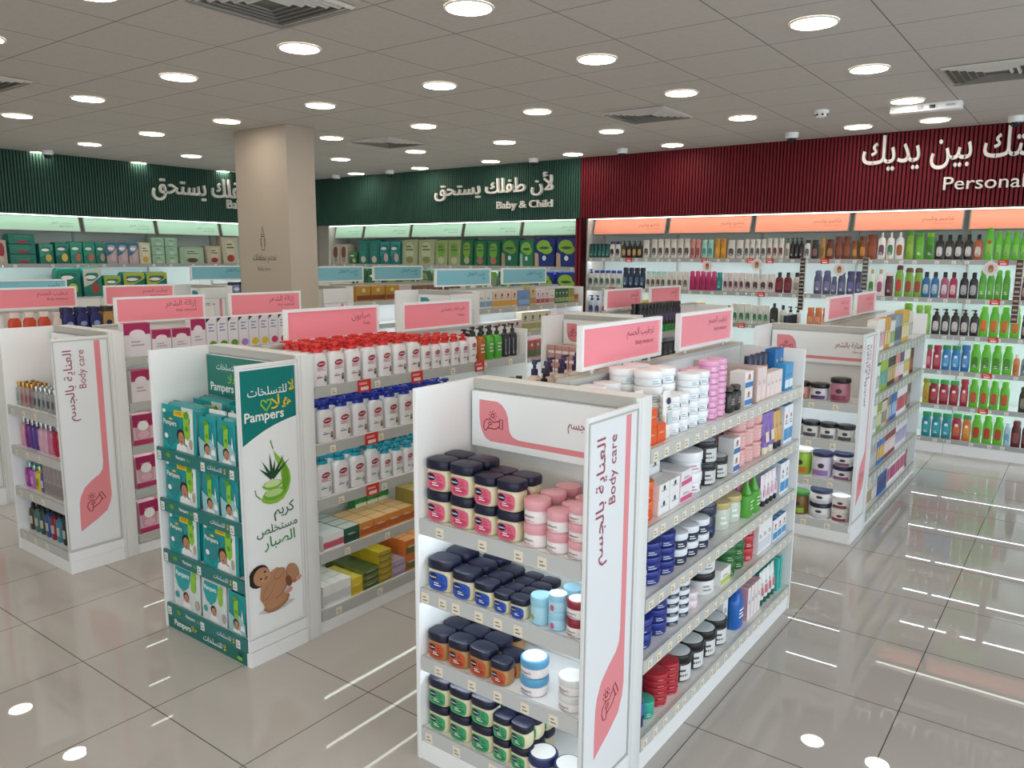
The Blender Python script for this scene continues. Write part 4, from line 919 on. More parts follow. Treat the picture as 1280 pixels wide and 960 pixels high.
def sb(desc, w, d, h, col, band, top): return bx(desc, w, d, h, col, band, None, top, None, 'soap_box', 'box', '#e8e0d2', (.12, .55))
z = PZ5[3]
u = line(FS, z, S4, sb('white soap box with red marks', .13, .07, .075, '#eeecec', '#c3536a', '#d9e2ea'), .03, 1, 4, 1); u = line(FS, z, S4, sb('dark green soap box', .098, .07, .075, '#24604c', '#163e30', '#cfd8d6'), u, 1, 4, 1)
u = line(FS, z, S4, sb('orange soap box', .095, .07, .075, '#d98b3d', '#b4591f', '#e9c48e'), u, 4, 3, 1); line(FS, z, S4, sb('green and white soap box', .08, .06, .06, '#2e8a44', '#e9efe6', '#2e8a44'), .42, 3, 1, 2, v=.22)
line(FS, z, S4, sb('olive soap box', .095, .07, .075, '#8a7a3a', '#c39a45', '#b9a460'), u, 4, 2, 2)
z = PZ5[4]
u = line(FS, z, S5, sb('white soap box with grey print', .058, .068, .105, '#efeeec', '#cfcfd2', '#f2f1ef'), .02, 3, 4, 1); u = line(FS, z, S5, sb('yellow soap box', .075, .07, .085, '#e2c62a', '#caa91c', '#ecdc6a'), u, 1, 3, 1)
u = line(FS, z, S5, sb('green striped soap box', .11, .07, .034, '#6f7f3a', '#3f4a2a', '#4e5f36'), u, 1, 4, 3); u = line(FS, z, S5, sb('mustard soap box', .09, .07, .033, '#b39a1e', '#8f7a18', '#c4aa2c'), u, 1, 3, 5)
u = line(FS, z, S5, sb('lilac soap box', .1, .07, .042, '#b3a1b4', '#9c86a0', '#c2b2c4'), u, 1, 3, 2); line(FS, z, S5, sb('orange and green soap box', .1, .065, .085, '#d0702c', '#5a6a2a', '#e0a06a'), u, 5, 3, 2, .104)
line(FS, z, S5, sb('yellow and lime soap box', .1, .07, .03, '#d9cf3e', '#b9b42a', '#e6de60'), .02, 1, 1, 2, v=.24, desc='lime yellow soap box lying behind white boxes') if 0 else None

# ------------------------------------------------------------------ goods: mist end unit
FM = Face(GX[2]-.322, 1.90, 'S'); Q1, Q2, Q3, Q4 = ['mist unit %s shelf' % s for s in ('top', 'second', 'third', 'bottom')]
def mist(desc, w, h, body, cap, capm=.1, lab='#e9e4ea', tr=0): return bottle('mist_bottle', 'bottle', desc, w, w*.8, h, M(body, .15, trans=tr), 'spray', M(cap, .2, metal=.8), Art().rect(-w*.3, w*.3, h*.2, h*.5, M(lab, .4), 3), n=2.6, sh=.9, neck=.45, caph=.2, capw=.55)
z = EZ[0]; GOLD, SILV = '#c9994a', '#c9cacc'
u = .01
for i, (b, lb_) in enumerate([('#b9c3bd', '#7d8f86'), ('#c4a5a0', '#a8564e'), ('#b7a39f', '#9d4c50'), ('#a78a8c', '#84414c')]): u = line(FM, z, Q1, mist('clear mist bottle with gold cap', .045, .14, b, GOLD, lab=lb_, tr=.3), u, 1, 3, 1, .058)
for i, lb_ in enumerate(['#4a4f60', '#2f3648', '#505a55', '#3f3f55', '#6a5560', '#8a6a5a']): u = line(FM, z, Q1, mist('clear mist bottle with silver cap', .045, .135, '#aeb2b0', SILV, lab=lb_, tr=.3), u, 1, 3, 1, .058)
z = EZ[1]; u = .02
for c, n_, d_ in (('#d89aa8', 1, 'pale pink'), ('#7c2a86', 1, 'violet'), ('#5b3a8c', 2, 'purple'), ('#d8a9bd', 2, 'pink floral'), ('#c87a9a', 1, 'rose')): u = line(FM, z, Q2, mist(d_ + ' mist bottle', .05, .175, c, SILV, lab=c), u, n_, 2, 1, .06)
u = line(FM, z, Q2, mist('big red mist bottle', .075, .18, '#b81f45', SILV, lab='#a81a3c'), u, 2, 2, 1, .082)
z = EZ[2]; u = .02
u = line(FM, z, Q3, mist('magenta mist bottle', .068, .15, '#9a2f94', '#9fd0c4', lab='#b95ab0'), u, 1, 2, 1, .075); u = line(FM, z, Q3, mist('orchid mist bottle', .06, .145, '#b06ab8', '#9fd0c4', lab='#d0a4d4'), u, 1, 2, 1, .068)
u = line(FM, z, Q3, mist('yellow mist bottle', .065, .15, '#d9c32c', '#b8d8b0', lab='#8f8a2a'), u, 1, 2, 1, .072); u = line(FM, z, Q3, mist('blue mist bottle', .052, .15, '#4a4f96', '#8fa4c4', lab='#c9c4e0'), u, 1, 2, 1, .06)
tall = bx('tall grey mist carton', .05, .05, .19, '#a39a98', '#8c8280', None, '#b4acaa'); u = line(FM, z, Q3, tall, u, 6, 2, 1, .056)
z = EZ[3]; u = .02
for i, (c, n_) in enumerate((('#3a3b30', 'olive'), ('#3f7068', 'sea green'), ('#2a4a44', 'dark green'), ('#34508c', 'blue'), ('#8a2438', 'crimson'), ('#2f7d96', 'teal blue'), ('#2a2a26', 'black'), ('#241f24', 'jet black'))):
    u = line(FM, z, Q4, bottle('lotion_bottle', 'bottle', n_ + ' lotion bottle with black pump', .058, .046, .19, M(c, .3), 'pump', M('#121214', .3), Art().rect(-.02, .02, .04, .09, M('#b9b6aa'), 3), n=2.5, caph=.24, neck=.36), u, 1, 2, 1, .073)
# deodorant run beside it
FD = Face(GX[2]+.345-.012, 2.282, 'E'); z = PZ5[0]; D1 = 'deodorant run top shelf'
MG = '#a8205a'
pad = lambda desc, w, h: pack('pad_pack', 'pack', desc, w, .09, h, M('#d8a4b4', .3), Art().rect(-w/2, w/2, 0, h, M('#dcc0c8', .3), 2).rect(-w/2, w/2, h*.6, h, M(MG, .3), 2).rect(-w/2, w/2, 0, h*.16, M('#b83468', .3), 2).ell(0, h*.62, w*.28, h*.16, W0).ell(0, h*.32, w*.3, h*.12, M('#e9b9c4')))
wax = lambda desc, w, h: bx(desc, w, .06, h, '#e6dfe2', None, None, MG, None, txt='#9a8a90')
def waxb(desc, w, h):
    a = Art().rect(-w/2+.001, w/2-.001, h*.66, h, M(MG, .4)); a.ell(0, h*.68, w*.3, h*.13, M('#ecdfe4')); lines(a, w*.7, h*.3, h*.5, M('#b9a8b0'), 2); return carton('wax_box', 'box', desc, w, .06, h, M('#e4dde0', .45), a, None, M(MG, .4))
u = line(FD, z, D1, waxb('big magenta and white wax box', .16, .2), .0, 1); u = line(FD, z, D1, waxb('low magenta and white wax box', .125, .15), u, 2, 1, 1, .13); u = line(FD, z, D1, waxb('tall magenta and white wax box', .1, .2), u, 1)
def deo(c, nm):
    w, h = .075, .2; a = Art().rect(-w/2+.001, w/2-.001, 0.001, h*.3, M('#e4dfe4')); a.ell(w*.1, h*.15, w*.36, h*.12, M(c, .4)); lines(a, w*.8, h*.55, h*.85, M('#8d93b0'), 3); a.poly([(-w/2+.001, h*.86), (-w*.1, h), (-w/2+.001, h)][::-1], M('#2a2030'))
    return carton('deodorant_box', 'box', 'white deodorant box with %s leaf' % nm, w, .05, h, M('#e6e2e8', .45), a)
for c, n_, nm in (('#5f9426', 3, 'green'), ('#a983c4', 1, 'lilac'), ('#dcc12e', 2, 'yellow'), ('#c43a66', 3, 'crimson')): u = line(FD, z, D1, deo(c, nm), u, n_, 2, 1, .079)
u = line(FD, z, D1, bottle('spray_can', 'spray can', 'white spray can with round top', .06, .06, .21, M('#dde4e6', .3), 'dome', M('#e9ecec', .3), Art().rect(-.028, .028, .03, .1, M('#8fb3bd', .4), 4), n=2, sh=.93, neck=.7, caph=.2, capw=.85), u+.01, 2, 1, 1, .07)
line(FD, z, D1, bx('dark teal carton', .1, .06, .13, '#0f6a62', None, None, '#1a7a72', txt='#bfe0d8'), u, 2, 1, 1, .105, v=.1); line(FD, z, D1, bx('pale pink soap carton', .09, .05, .065, '#e0cfc8', txt='#c08a8a'), u-.02, 2, 1, 1, .095)
for k, pl in ((1, 'second'), (2, 'third'), (3, 'fourth'), (4, 'bottom')):
    if k == 1: line(FD, PZ5[k], 'deodorant run %s shelf' % pl, waxb('magenta and white wax box', .12, .19), .02, 3, 1, 1, .125)
    else: line(FD, PZ5[k], 'deodorant run %s shelf' % pl, pad('pink and magenta pad pack', .13, .2 if k > 2 else .19), .01, 3, 1, 1, .135)
# lotions at the frame edge
FO = Face(GX[3]+.345-.012, 2.282, 'E'); O1 = 'lotion run top shelf'
lot = lambda desc, w, h, b, c, dot: bottle('lotion_bottle', 'bottle', desc, w, .05, h, M(b, .3), 'flip', M(c, .35), Art().ell(0, h*.38, w*.26, h*.09, M(dot)), n=2.8, sh=.8, neck=.6, caph=.2, capw=.75)
u = line(FO, z, O1, lot('orange lotion bottle with cream cap', .085, .18, '#d44a26', '#e4d8cc', '#d44a26'), .03, 3, 1, 1, .1); u = line(FO, z, O1, lot('cream lotion bottle', .07, .17, '#ddd2c8', '#d9c9c4', '#c8b4a8'), u, 1)
u = line(FO, z, O1, lot('navy lotion bottle', .095, .2, '#1f2768', '#191f52', '#8f9fd0'), u, 3, 2, 1, .1); line(FO, z, O1, lot('gold lotion bottle with navy dot', .085, .2, '#b88a4c', '#3a2c22', '#1d2450'), u, 4, 2, 1, .094)

# ------------------------------------------------------------------ goods: hair mask end unit and hair colour run
FH = Face(EX-.322, 5.09+.02, 'S'); H1, H2, H3, H4 = ['hair mask unit %s shelf' % s for s in ('top', 'second', 'third', 'bottom')]
hj = lambda desc, w, h, b, l, band, lh=.25: jar('hair_mask_jar', 'jar', desc, w, h, h*lh, M(b, .35), M(l, .35), Art().rect(-w*.42, w*.42, h*.08, h*.3, M(band, .4), 6).ell(w*.05, h*.48, w*.16, h*.1, M('#3a3438')))
z = EZ[0]; u = line(FH, z, H1, hj('white mask jar with black lid', .1, .1, '#e6e2e0', '#1c1b1d', '#55504e'), .1, 1); u = line(FH, z, H1, hj('salmon mask jar with black lid', .12, .105, '#d9a490', '#1c1b1d', '#8a4a44'), u, 1); u = line(FH, z, H1, hj('white and violet mask jar', .115, .105, '#d9d4dc', '#1c1b1d', '#54386c'), u, 1); line(FH, z, H1, hj('tall mauve mask jar', .12, .15, '#b9788c', '#1c1b1d', '#8a4058', .18), u, 1)
z = EZ[1]; u = line(FH, z, H2, hj('olive mask jar', .1, .1, '#5e5a3c', '#2a2a20', '#a39a6a'), .09, 1); line(FH, z, H2, hj('silver-white mask jar with black lid', .105, .105, '#d6d6d4', '#1a1a1c', '#4a4a4c'), u, 4, 1, 1, .1085)
z = EZ[2]; u = line(FH, z, H3, hj('lime green mask jar', .13, .17, '#93b82c', '#dfe0cc', '#c86a2c', .12), .1, 2, 1, 1, .138); u = line(FH, z, H3, hj('white and lilac mask jar', .125, .165, '#dcd4e2', '#23264a', '#9a74b0', .16), u, 1); line(FH, z, H3, hj('white mask jar with navy lid', .118, .09, '#e6e2e6', '#23264a', '#8a5a78'), u, 1, 1, 2)
z = EZ[3]; u = line(FH, z, H4, hj('green and brown mask jar', .13, .15, '#7a5a2a', '#3f7a30', '#8fb02c', .15), .1, 2, 1, 1, .138); u = line(FH, z, H4, hj('round white tub with navy lid', .135, .095, '#e9e7e6', '#22263e', '#c9c9cc'), u, 1, 1, 2); line(FH, z, H4, hj('white tub with dark red print', .11, .085, '#e6dedc', '#e6e2dc', '#8a3a44'), u, 1, 1, 2)
FHR = Face(EX+.345-.012, 5.50, 'E'); 
def hrow(k, pl, items):
    u = .01; zz = EZ5[k]
    for col, band, nm, n_, w, h in items:
        w = w*1.22 if k < 3 else w*1.13; h = min(.235, h*1.08)
        u = line(FHR, zz, 'hair colour run %s shelf' % pl, bx(nm, w, .06, h, col, band, None, None, None, 'hair_colour_box', 'box', '#6a6a6a', (.15, .6)), u, n_, 1, 1, w+.004)
hrow(0, 'top', [('#e9e4dc', '#d7a6b0', 'white and pink hair box', 3, .07, .2), ('#d99a2e', '#e4c98a', 'amber hair box', 2, .07, .2), ('#dcdcd8', '#8fae5a', 'pale hair box', 2, .06, .17), ('#8a98a8', '#3c4a60', 'slate hair box', 3, .065, .2), ('#dcb24a', '#f0e2b0', 'golden hair box', 3, .068, .22), ('#e4e0d8', '#c4bcae', 'cream hair box', 2, .065, .2)])
hrow(1, 'second', [('#e4e6e2', '#b8bcb8', 'white hair box with green top', 2, .09, .17), ('#9cbb34', '#5aa6a0', 'lime hair box', 3, .065, .2), ('#3c3428', '#c9ab6a', 'dark bronze hair box', 3, .065, .21), ('#d98a74', '#ead2c8', 'coral hair box', 2, .06, .21), ('#6a4080', '#e6d8e4', 'purple hair box', 2, .06, .2), ('#ece8d8', '#dcc24e', 'white and yellow hair box', 3, .065, .2), ('#6a2a26', '#a45a44', 'dark red hair box', 2, .06, .18)])
hrow(2, 'third', [('#e6e6e2', '#c4c6c4', 'white hair box', 2, .09, .18), ('#8aa044', '#c9cf9a', 'olive green hair box', 2, .06, .2), ('#c9c4b4', '#8a8478', 'beige hair box', 2, .065, .17), ('#b4803c', '#dcc090', 'tan hair box', 1, .06, .2), ('#3a64a8', '#9ab4d8', 'blue hair box', 3, .07, .2), ('#eeeaec', '#c24456', 'white and red hair box', 5, .062, .21), ('#6c625c', '#a8a096', 'grey hair box', 2, .06, .18)])
hrow(3, 'fourth', [('#a8a8a4', '#c4c4c0', 'grey hair box', 4, .07, .19), ('#2f6ab4', '#dab44e', 'blue and gold hair box', 3, .07, .2), ('#8a2a30', '#e4d2cc', 'red and white hair box', 5, .062, .2), ('#e4e2e6', '#b0a4cc', 'white and lavender hair box', 6, .062, .2)])
hrow(4, 'bottom', [('#d4c8b0', '#b09a78', 'glassy beige hair box', 3, .075, .17), ('#b8b8b2', '#d6d6d0', 'pale grey hair box', 2, .07, .16), ('#2555a4', '#1a3c78', 'deep blue hair box', 4, .07, .19), ('#eeeaec', '#b8306a', 'white and magenta hair box', 9, .065, .2), ('#7a4a3c', '#b08a78', 'brown hair box', 1, .06, .2)])
FHW = Face(EX-.345+.012, 7.2, 'W'); line(FHW, EZ5[0], 'shelf behind hair mask unit', bottle('oil_bottle', 'bottle', 'pink-grey bottle with navy cap', .06, .045, .215, M('#a49498', .3), 'cap', M('#1c2440', .3), None, capw=.75, caph=.36), 1.40, 3, 1, 1, .085)
# small pink gift boxes and hair tools on the run with the pink drop header
FT = Face(GX[1]-.322, 5.11, 'S'); line(FT, EZ[0], 'pink drop unit top shelf', bx('small rose box with white band', .06, .06, .07, '#cf9c96', '#eee4e0', None, '#dcb4ae'), .02, 9, 1, 3, .066); line(FT, EZ[1], 'pink drop unit second shelf', hj('white tub with dark lid', .08, .09, '#e0d8d4', '#38323c', '#8a6a78'), .02, 7, 1, 1, .086)
FTR = Face(GX[1]+.345-.012, 5.5, 'E'); line(FTR, PZ5[0], 'hair tool run top shelf', bottle('hairspray_can', 'spray can', 'black hairspray can with green foot', .055, .055, .24, M('#1c1a1e', .3), 'spray', M('#141416', .3), Art().rect(-.026, .026, .0, .06, M('#2f9a3c', .4), 4).rect(-.02, .02, .09, .15, M('#6a4a7a', .4), 4), n=2, sh=.95, neck=.8, caph=.18, capw=.9), .02, 12, 2, 1, .062)
line(FTR, PZ5[1], 'hair tool run second shelf', bx('dark comb carton', .09, .05, .17, '#2a2528', '#8a8488', None), .02, 12, 1, 1, .1)

# ------------------------------------------------------------------ goods: milk, cereal and tins
FB_ = Face(GX[2]+.345-.012, 5.56, 'E'); z = BZ[0]; MK = 'milk run top shelf'
mk = lambda desc, w, h, c, b, dot=None, **k: bx(desc, w, .08, h, c, b, dot, name='milk_box', **k)
u = line(FB_, z, MK, mk('white milk box with blue trim', .1, .17, '#dcdcd8', '#7aa0b8'), .0, 2, 1, 1, .105); u = line(FB_, z, MK, mk('cream milk box with red top', .095, .165, '#d9c9b4', '#d4a03c', '#b02a3a'), u, 4, 1, 1, .1); u = line(FB_, z, MK, mk('wide blue milk box', .2, .15, '#6f8fc0', '#8fb0d8', top='#202a50'), u, 1, 1, 1, .21)
u = line(FB_, z, MK, mk('beige milk box', .095, .19, '#cdb48a', '#b48a50', '#6a4a30'), u, 1, 1, 1, .105); u = line(FB_, z, MK, mk('white and rose milk box', .075, .15, '#e0d4d0', '#b04a58', '#3c5a8a'), u, 3, 1, 1, .08); u = line(FB_, z, MK, mk('white milk box with red lid', .1, .15, '#e2dad2', '#c48a84', top='#b02a30'), u, 1, 1, 1, .105)
u = line(FB_, z, MK, mk('dark green milk box', .06, .15, '#2a5a30', '#8fae6a', '#dfe6c8'), u, 4, 1, 1, .065); u = line(FB_, z, MK, mk('olive milk box', .055, .15, '#8a8a3c', '#b8a850'), u, 2, 1, 1, .06); u = line(FB_, z, MK, mk('low brown milk box', .08, .08, '#9a5a34', '#c48a5a'), u, 1, 1, 1, .085)
z = BZ[1]; u = line(FB_, z, 'milk run second shelf', mk('white milk box with red oval', .14, .12, '#d8d2cc', '#c9a49c', '#a82838'), .1, 4, 1, 1, .146); u = line(FB_, z, 'milk run second shelf', mk('cream and olive milk box', .12, .19, '#d6cdb4', '#a8a060', '#50604a'), u, 4, 1, 1, .126); line(FB_, z, 'milk run second shelf', mk('rose and green milk box', .09, .14, '#b88a84', '#5a7a4a'), u, 5, 1, 1, .096)
line(FB_, BZ[2], 'milk run third shelf', mk('red and green milk box', .1, .17, '#b05a54', '#4a7a44', '#e6dcc8'), .6, 10, 1, 1, .106)
FB2 = Face(GX[3]+.345-.012, 5.56, 'E'); z = BZ[0]; CR = 'cereal run top shelf'; u = line(FB2, z, CR, mk('golden cereal box', .2, .16, '#b8862c', '#7a3a20', '#d8c46a'), .05, 3, 1, 1, .21); u = line(FB2, z, CR, mk('red and white cereal box', .2, .16, '#c4b8b4', '#a8283a'), u, 1, 1, 1, .21); line(FB2, z, CR, mk('brown cereal box', .1, .15, '#7a5a48', '#b09a84', '#5a2a30'), u, 8, 1, 1, .106)
FB3 = Face(GX[4]+.345-.012, 5.26, 'E'); tin = lambda desc, w, h, c, l, b: jar('milk_tin', 'tin', desc, w, h, h*.16, M(c, .3, metal=.3), M(l, .35), Art().rect(-w*.42, w*.42, h*.1, h*.3, M(b, .4), 6).ell(0, h*.55, w*.28, h*.12, M('#dfe4ee')), over=1.02, rl=.05)
line(FB3, BZ[0], 'tin run top shelf', tin('silver-blue milk tin with navy lid', .13, .17, '#8a96b8', '#1c2040', '#2a3a7c'), .0, 9, 1, 1, .14); line(FB3, BZ[1], 'tin run second shelf', tin('dark blue milk tin', .13, .17, '#3f5a78', '#20285a', '#8fa8c0'), .0, 9, 1, 1, .14)
# ------------------------------------------------------------------ goods: red wall, front rows from photograph extents
_wb = {}
def wb(w, h, body, cap, capm, lab, desc, curve=0, neck=.5, caph=.16, dot=None, sh=.8):
    k = (round(w, 2), h, body, cap, capm, lab, desc)
    if k not in _wb:
        a = Art(); hh = h*(1-caph); ww = w
        if lab: a.ell(0, hh*.42, ww*.32, hh*.24, M(lab, .4), e=4)
        if dot: a.ell(0, hh*.66, ww*.2, hh*.07, M(dot, .4))
        lines(a, ww*.5, hh*.2, hh*.34, M('#e8e4dc' if not lab or lab[1] < '8' else '#6a6260'), 2)
        _wb[k] = bottle('shampoo_bottle', 'bottle', desc, w, .045, h, M(body, .3), cap, M(capm, .3), a, n=2.8, sh=sh, neck=neck, caph=caph, capw=neck*1.15, curve=curve)
    return _wb[k]
WP = 'red wall %s shelf'
def wrow(k, pl, items, py):
    z = RZ[k]
    items = [(i[0], i[1], i[2], i[3]*1.06) + tuple(i[4:]) for i in items]
    for x0, x1, n, h, body, cap, capm, lab, desc, *o in items:
        a, b = at(1, WY+.03, x0, py).x, at(1, WY+.03, x1, py).x; p = (b-a)/n
        w = min(.088, p*.93); neck, curve, dot, caph = (list(o) + [.5, 0, None, .16][len(o):])
        pr = wb(w, h, body, cap, capm, lab, desc, curve, neck, caph, dot)
        line(FR, z, WP % pl, pr, a+4.95, n, 1, 1, p, v=.014, jit=.03)
G1, GC = '#62c02e', '#4aa82a'
wrow(0, 'top', [(737.5, 762, 5, .155, '#1f5a58', 'flip', '#1a4a4a', '#2f7a70', 'dark teal bottle', .8), (762, 776, 2, .18, '#dcd6ce', 'flip', '#2c2a5c', '#2a2a2e', 'white bottle with navy cap', .7), (777, 803, 4, .185, '#1e1a22', 'pump', '#14141a', '#c09a5a', 'black bottle with gold mark', .4, 0, None, .22),
 (804, 812, 1, .19, '#d8d2c8', 'flip', '#cfc9bf', '#55504e', 'cream bottle beside black ones', .85), (814, 863, 6, .2, '#d8d2c8', 'flip', '#cfc9bf', '#55504e', 'tall cream bottle', .85), (863, 876, 2, .195, '#cf8a80', 'flip', '#cf8a80', '#8a4a50', 'rose pink bottle', .8), (877, 892, 2, .19, '#9fd0c0', 'flip', '#a8d8c8', '#4a8a84', 'mint bottle', .8), (893, 908, 2, .2, '#c98a24', 'flip', '#c98a24', '#dba040', 'amber bottle', .8),
 (909, 930, 2, .185, '#d6cfc4', 'flip', '#d6cfc4', '#50505a', 'broad cream bottle', .8), (930, 958, 4, .19, '#d9d2c8', 'flip', '#d9d2c8', '#55505a', 'slim cream bottle', .8), (958, 980, 3, .2, '#d9d2c8', 'flip', '#d4ccc0', '#6a3a44', 'cream bottle with plum mark', .8), (981, 987, 1, .195, '#cfc6bc', 'pump', '#2a2426', '#8a827a', 'cream bottle with black pump', .45, 0, None, .2), (987, 1004, 3, .2, '#1d191b', 'pump', '#141214', '#3a3236', 'black bottle with pump', .45, 0, None, .22), (1005, 1013, 1, .18, '#d8d2cc', 'flip', '#211d20', '#6a6064', 'white bottle with black cap', .6), (1014, 1023, 1, .18, '#33282a', 'flip', '#2a2022', '#8a5a60', 'dark brown bottle', .7),
 (1024, 1032, 1, .195, '#b08040', 'flip', '#b08040', '#8a6030', 'bronze bottle', .8), (1032, 1042, 1, .185, '#6a3020', 'flip', '#5a2418', '#b07a40', 'chestnut bottle', .7), (1043, 1063, 2, .21, '#7a3a22', 'flip', '#6a2e1a', '#8f4a2a', 'russet bottle', .8), (1064, 1072, 1, .17, '#8a5020', 'flip', '#7a441a', '#c08a3a', 'small copper bottle', .8), (1073, 1083, 1, .21, '#7c4018', 'flip', '#6c3612', '#c08430', 'copper bottle', .8), (1083, 1096, 1, .225, '#8a3c1c', 'flip', '#7a3214', '#9a4c28', 'broad russet bottle', .85),
 (1096, 1107, 1, .24, '#e6e0da', 'cap', '#e6e0da', '#6a4a5c', 'white round bottle, plum label', .25), (1107, 1118, 1, .24, '#e6e0da', 'cap', '#e6e0da', '#4a7a5c', 'white round bottle, green label', .25), (1118, 1130, 1, .24, '#e6e0da', 'cap', '#e6e0da', '#a05a2c', 'white round bottle, orange label', .25), (1131, 1142, 1, .25, '#7aa82c', 'flip', '#4f9a2a', '#94b83c', 'olive green bottle', .8), (1143, 1155, 1, .235, '#62b02c', 'flip', '#4a9c2a', '#78bc40', 'lime bottle with pale label', .8), (1156, 1168, 1, .235, '#458f26', 'flip', '#7ab42c', '#3a7a24', 'dark green bottle with lime cap', .85),
 (1168, 1216, 4, .215, '#2c2526', 'flip', '#161415', '#cfc9c4', 'dark bottle with white label', .4, 0, None, .2), (1216, 1228, 1, .215, '#b05a34', 'flip', '#1a1616', '#d8c4b4', 'orange bottle with dark cap', .4, 0, None, .2), (1229, 1242, 1, .27, G1, 'dome', G1, '#8ac44a', 'tall bright green bottle', .62, .06, '#c0502c'), (1242, 1285, 4, .24, G1, 'dome', G1, '#86cc50', 'bright green bottle', .62, .06)], 318)
wrow(1, 'second', [(735, 742, 1, .2, '#d8d4ce', 'pump', '#24348c', '#3a5a54', 'white bottle with blue pump', .4, 0, None, .22), (742, 777, 5, .19, '#dad6d0', 'flip', '#2a3c9c', '#3a6a5a', 'white bottle with blue cap', .7), (778, 806, 4, .225, '#1d2a44', 'flip', '#18223a', '#4a6a8a', 'navy bottle', .8), (807, 832, 4, .19, '#d4cfc4', 'flip', '#a8d0cc', '#5a5450', 'cream bottle with mint cap', .75), (833, 860, 4, .19, '#d6d0c6', 'flip', '#d6d0c6', '#6a6058', 'cream bottle', .8), (861, 895, 5, .2, '#bc2a68', 'dome', '#c43a74', '#a42058', 'magenta bottle', .75, .03), (895, 902, 1, .19, '#1f7d7a', 'flip', '#2a8c88', '#3a9a94', 'teal bottle', .8), (903, 930, 4, .19, '#d8ccc8', 'flip', '#d8ccc8', '#6a3a4a', 'pink-white bottle', .8), (930, 968, 4, .185, '#d6cdc6', 'flip', '#d6cdc6', '#5a3038', 'cream and plum bottle', .8),
 (968, 989, 2, .2, '#6a1c26', 'cap', '#1d1416', '#8a3038', 'dark red bottle with black cap', .4, 0, None, .2), (989, 1001, 1, .2, '#cfc6bc', 'cap', '#1d1416', '#a89c92', 'cream bottle with black cap', .4, 0, None, .2), (1016, 1038, 2, .225, '#5a5878', 'dome', '#66648a', '#7a78a0', 'slate purple round-top bottle', .72), (1038, 1045, 1, .17, '#5a5878', 'dome', '#66648a', '#7a78a0', 'short slate purple bottle', .72), (1046, 1056, 1, .22, '#565474', 'dome', '#605e84', '#72709a', 'slate purple bottle behind disc', .72), (1057, 1078, 2, .22, '#4c4a70', 'flip', '#45436a', '#6a68a0', 'deep purple bottle', .85),
 (1084, 1093, 1, .24, '#dfe0d4', 'cap', '#b09a5a', '#4a8a3a', 'white bottle with green picture', .4), (1094, 1104, 1, .24, '#e4dad8', 'cap', '#b09a5a', '#b04a6a', 'white bottle with rose picture', .4), (1105, 1116, 1, .22, '#5a2a30', 'flip', '#e0d4d0', '#6a3a40', 'maroon bottle on its cap', .9), (1117, 1128, 1, .285, '#7aa83a', 'dome', '#5a2028', '#c4383c', 'tall lime bottle with maroon cap', .7), (1129, 1152, 2, .26, '#7aa83a', 'dome', '#6a4a2c', '#a8403c', 'lime bottle with red picture', .8), (1151, 1173, 2, .225, '#2a6a9c', 'flip', '#16181c', '#a8bcc8', 'blue bottle with black cap', .45, 0, None, .2), (1174, 1185, 1, .225, '#a85a74', 'flip', '#16181c', '#d4c4c8', 'dusty pink bottle, black cap', .45, 0, None, .2), (1185, 1196, 1, .225, '#a82848', 'flip', '#3a161e', '#dcb8bc', 'raspberry bottle', .45, 0, None, .2), (1198, 1222, 2, .225, '#26272a', 'flip', '#141416', '#a8a8a8', 'black bottle with grey label', .45, 0, None, .2), (1222, 1262, 4, .25, '#4fa52c', 'dome', '#52b02c', '#6ab43c', 'green bottle', .65, .06), (1276, 1285, 1, .2, '#6a3438', 'flip', '#5a2a30', '#c8a8a4', 'plum bottle at frame edge', .8)], 368)
wrow(2, 'third', [(735, 750, 2, .225, '#d0d2dc', 'pump', '#24348c', '#3a4a8c', 'silver-white bottle with blue pump', .4, 0, None, .24), (751, 758, 1, .2, '#d2d2d0', 'flip', '#c8c8c8', '#a04a4a', 'white bottle beside pink sign', .8), (800, 812, 2, .2, '#3a3a4c', 'flip', '#d8b43a', '#c4c43a', 'dark bottle with yellow', .8), (858, 880, 3, .19, '#dba91c', 'flip', '#e4b420', '#c89a18', 'yellow bottle', .85), (881, 912, 4, .175, '#a87a2c', 'flip', '#b08a3c', '#c8a860', 'golden brown bottle', .8), (914, 938, 3, .2, '#d8d8cc', 'flip', '#d8d4c8', '#2f7a5a', 'white bottle with green square', .85), (939, 960, 3, .19, '#d6d4ca', 'flip', '#d6d2c6', '#2f7a5a', 'cream bottle with green square', .85), (960, 972, 1, .215, '#26281f', 'cap', '#121212', '#3a3c30', 'black-green bottle', .3, 0, None, .16), (972, 982, 1, .2, '#d4cec4', 'cap', '#19191b', '#b4aea4', 'white bottle with black ball cap', .35, 0, None, .22), (982, 1000, 2, .19, '#d4cec4', 'pump', '#19191b', '#b8b2a8', 'white bottle with black pump', .4, 0, None, .28),
 (1007, 1036, 3, .19, '#d4703a', 'flip', '#dc824a', '#e0a074', 'orange bottle', .8), (1126, 1140, 1, .27, '#6a9c2c', 'dome', '#7aac34', '#8ab84a', 'olive bottle over hair boxes', .75), (1142, 1162, 2, .25, '#7ab432', 'flip', '#84bc38', '#98c45a', 'lime bottle over hair boxes', .85), (1163, 1223, 5, .225, '#2e2326', 'pump', '#151315', '#c8c0bc', 'dark pump bottle with white label', .42, 0, None, .2), (1222, 1275, 4, .265, G1, 'dome', '#66c834', '#d4742c', 'bright green bottle with orange', .64, .06), (1276, 1285, 1, .2, '#4a2a30', 'flip', '#3a2026', '#b8a0a0', 'wine bottle at frame edge', .8)], 415)
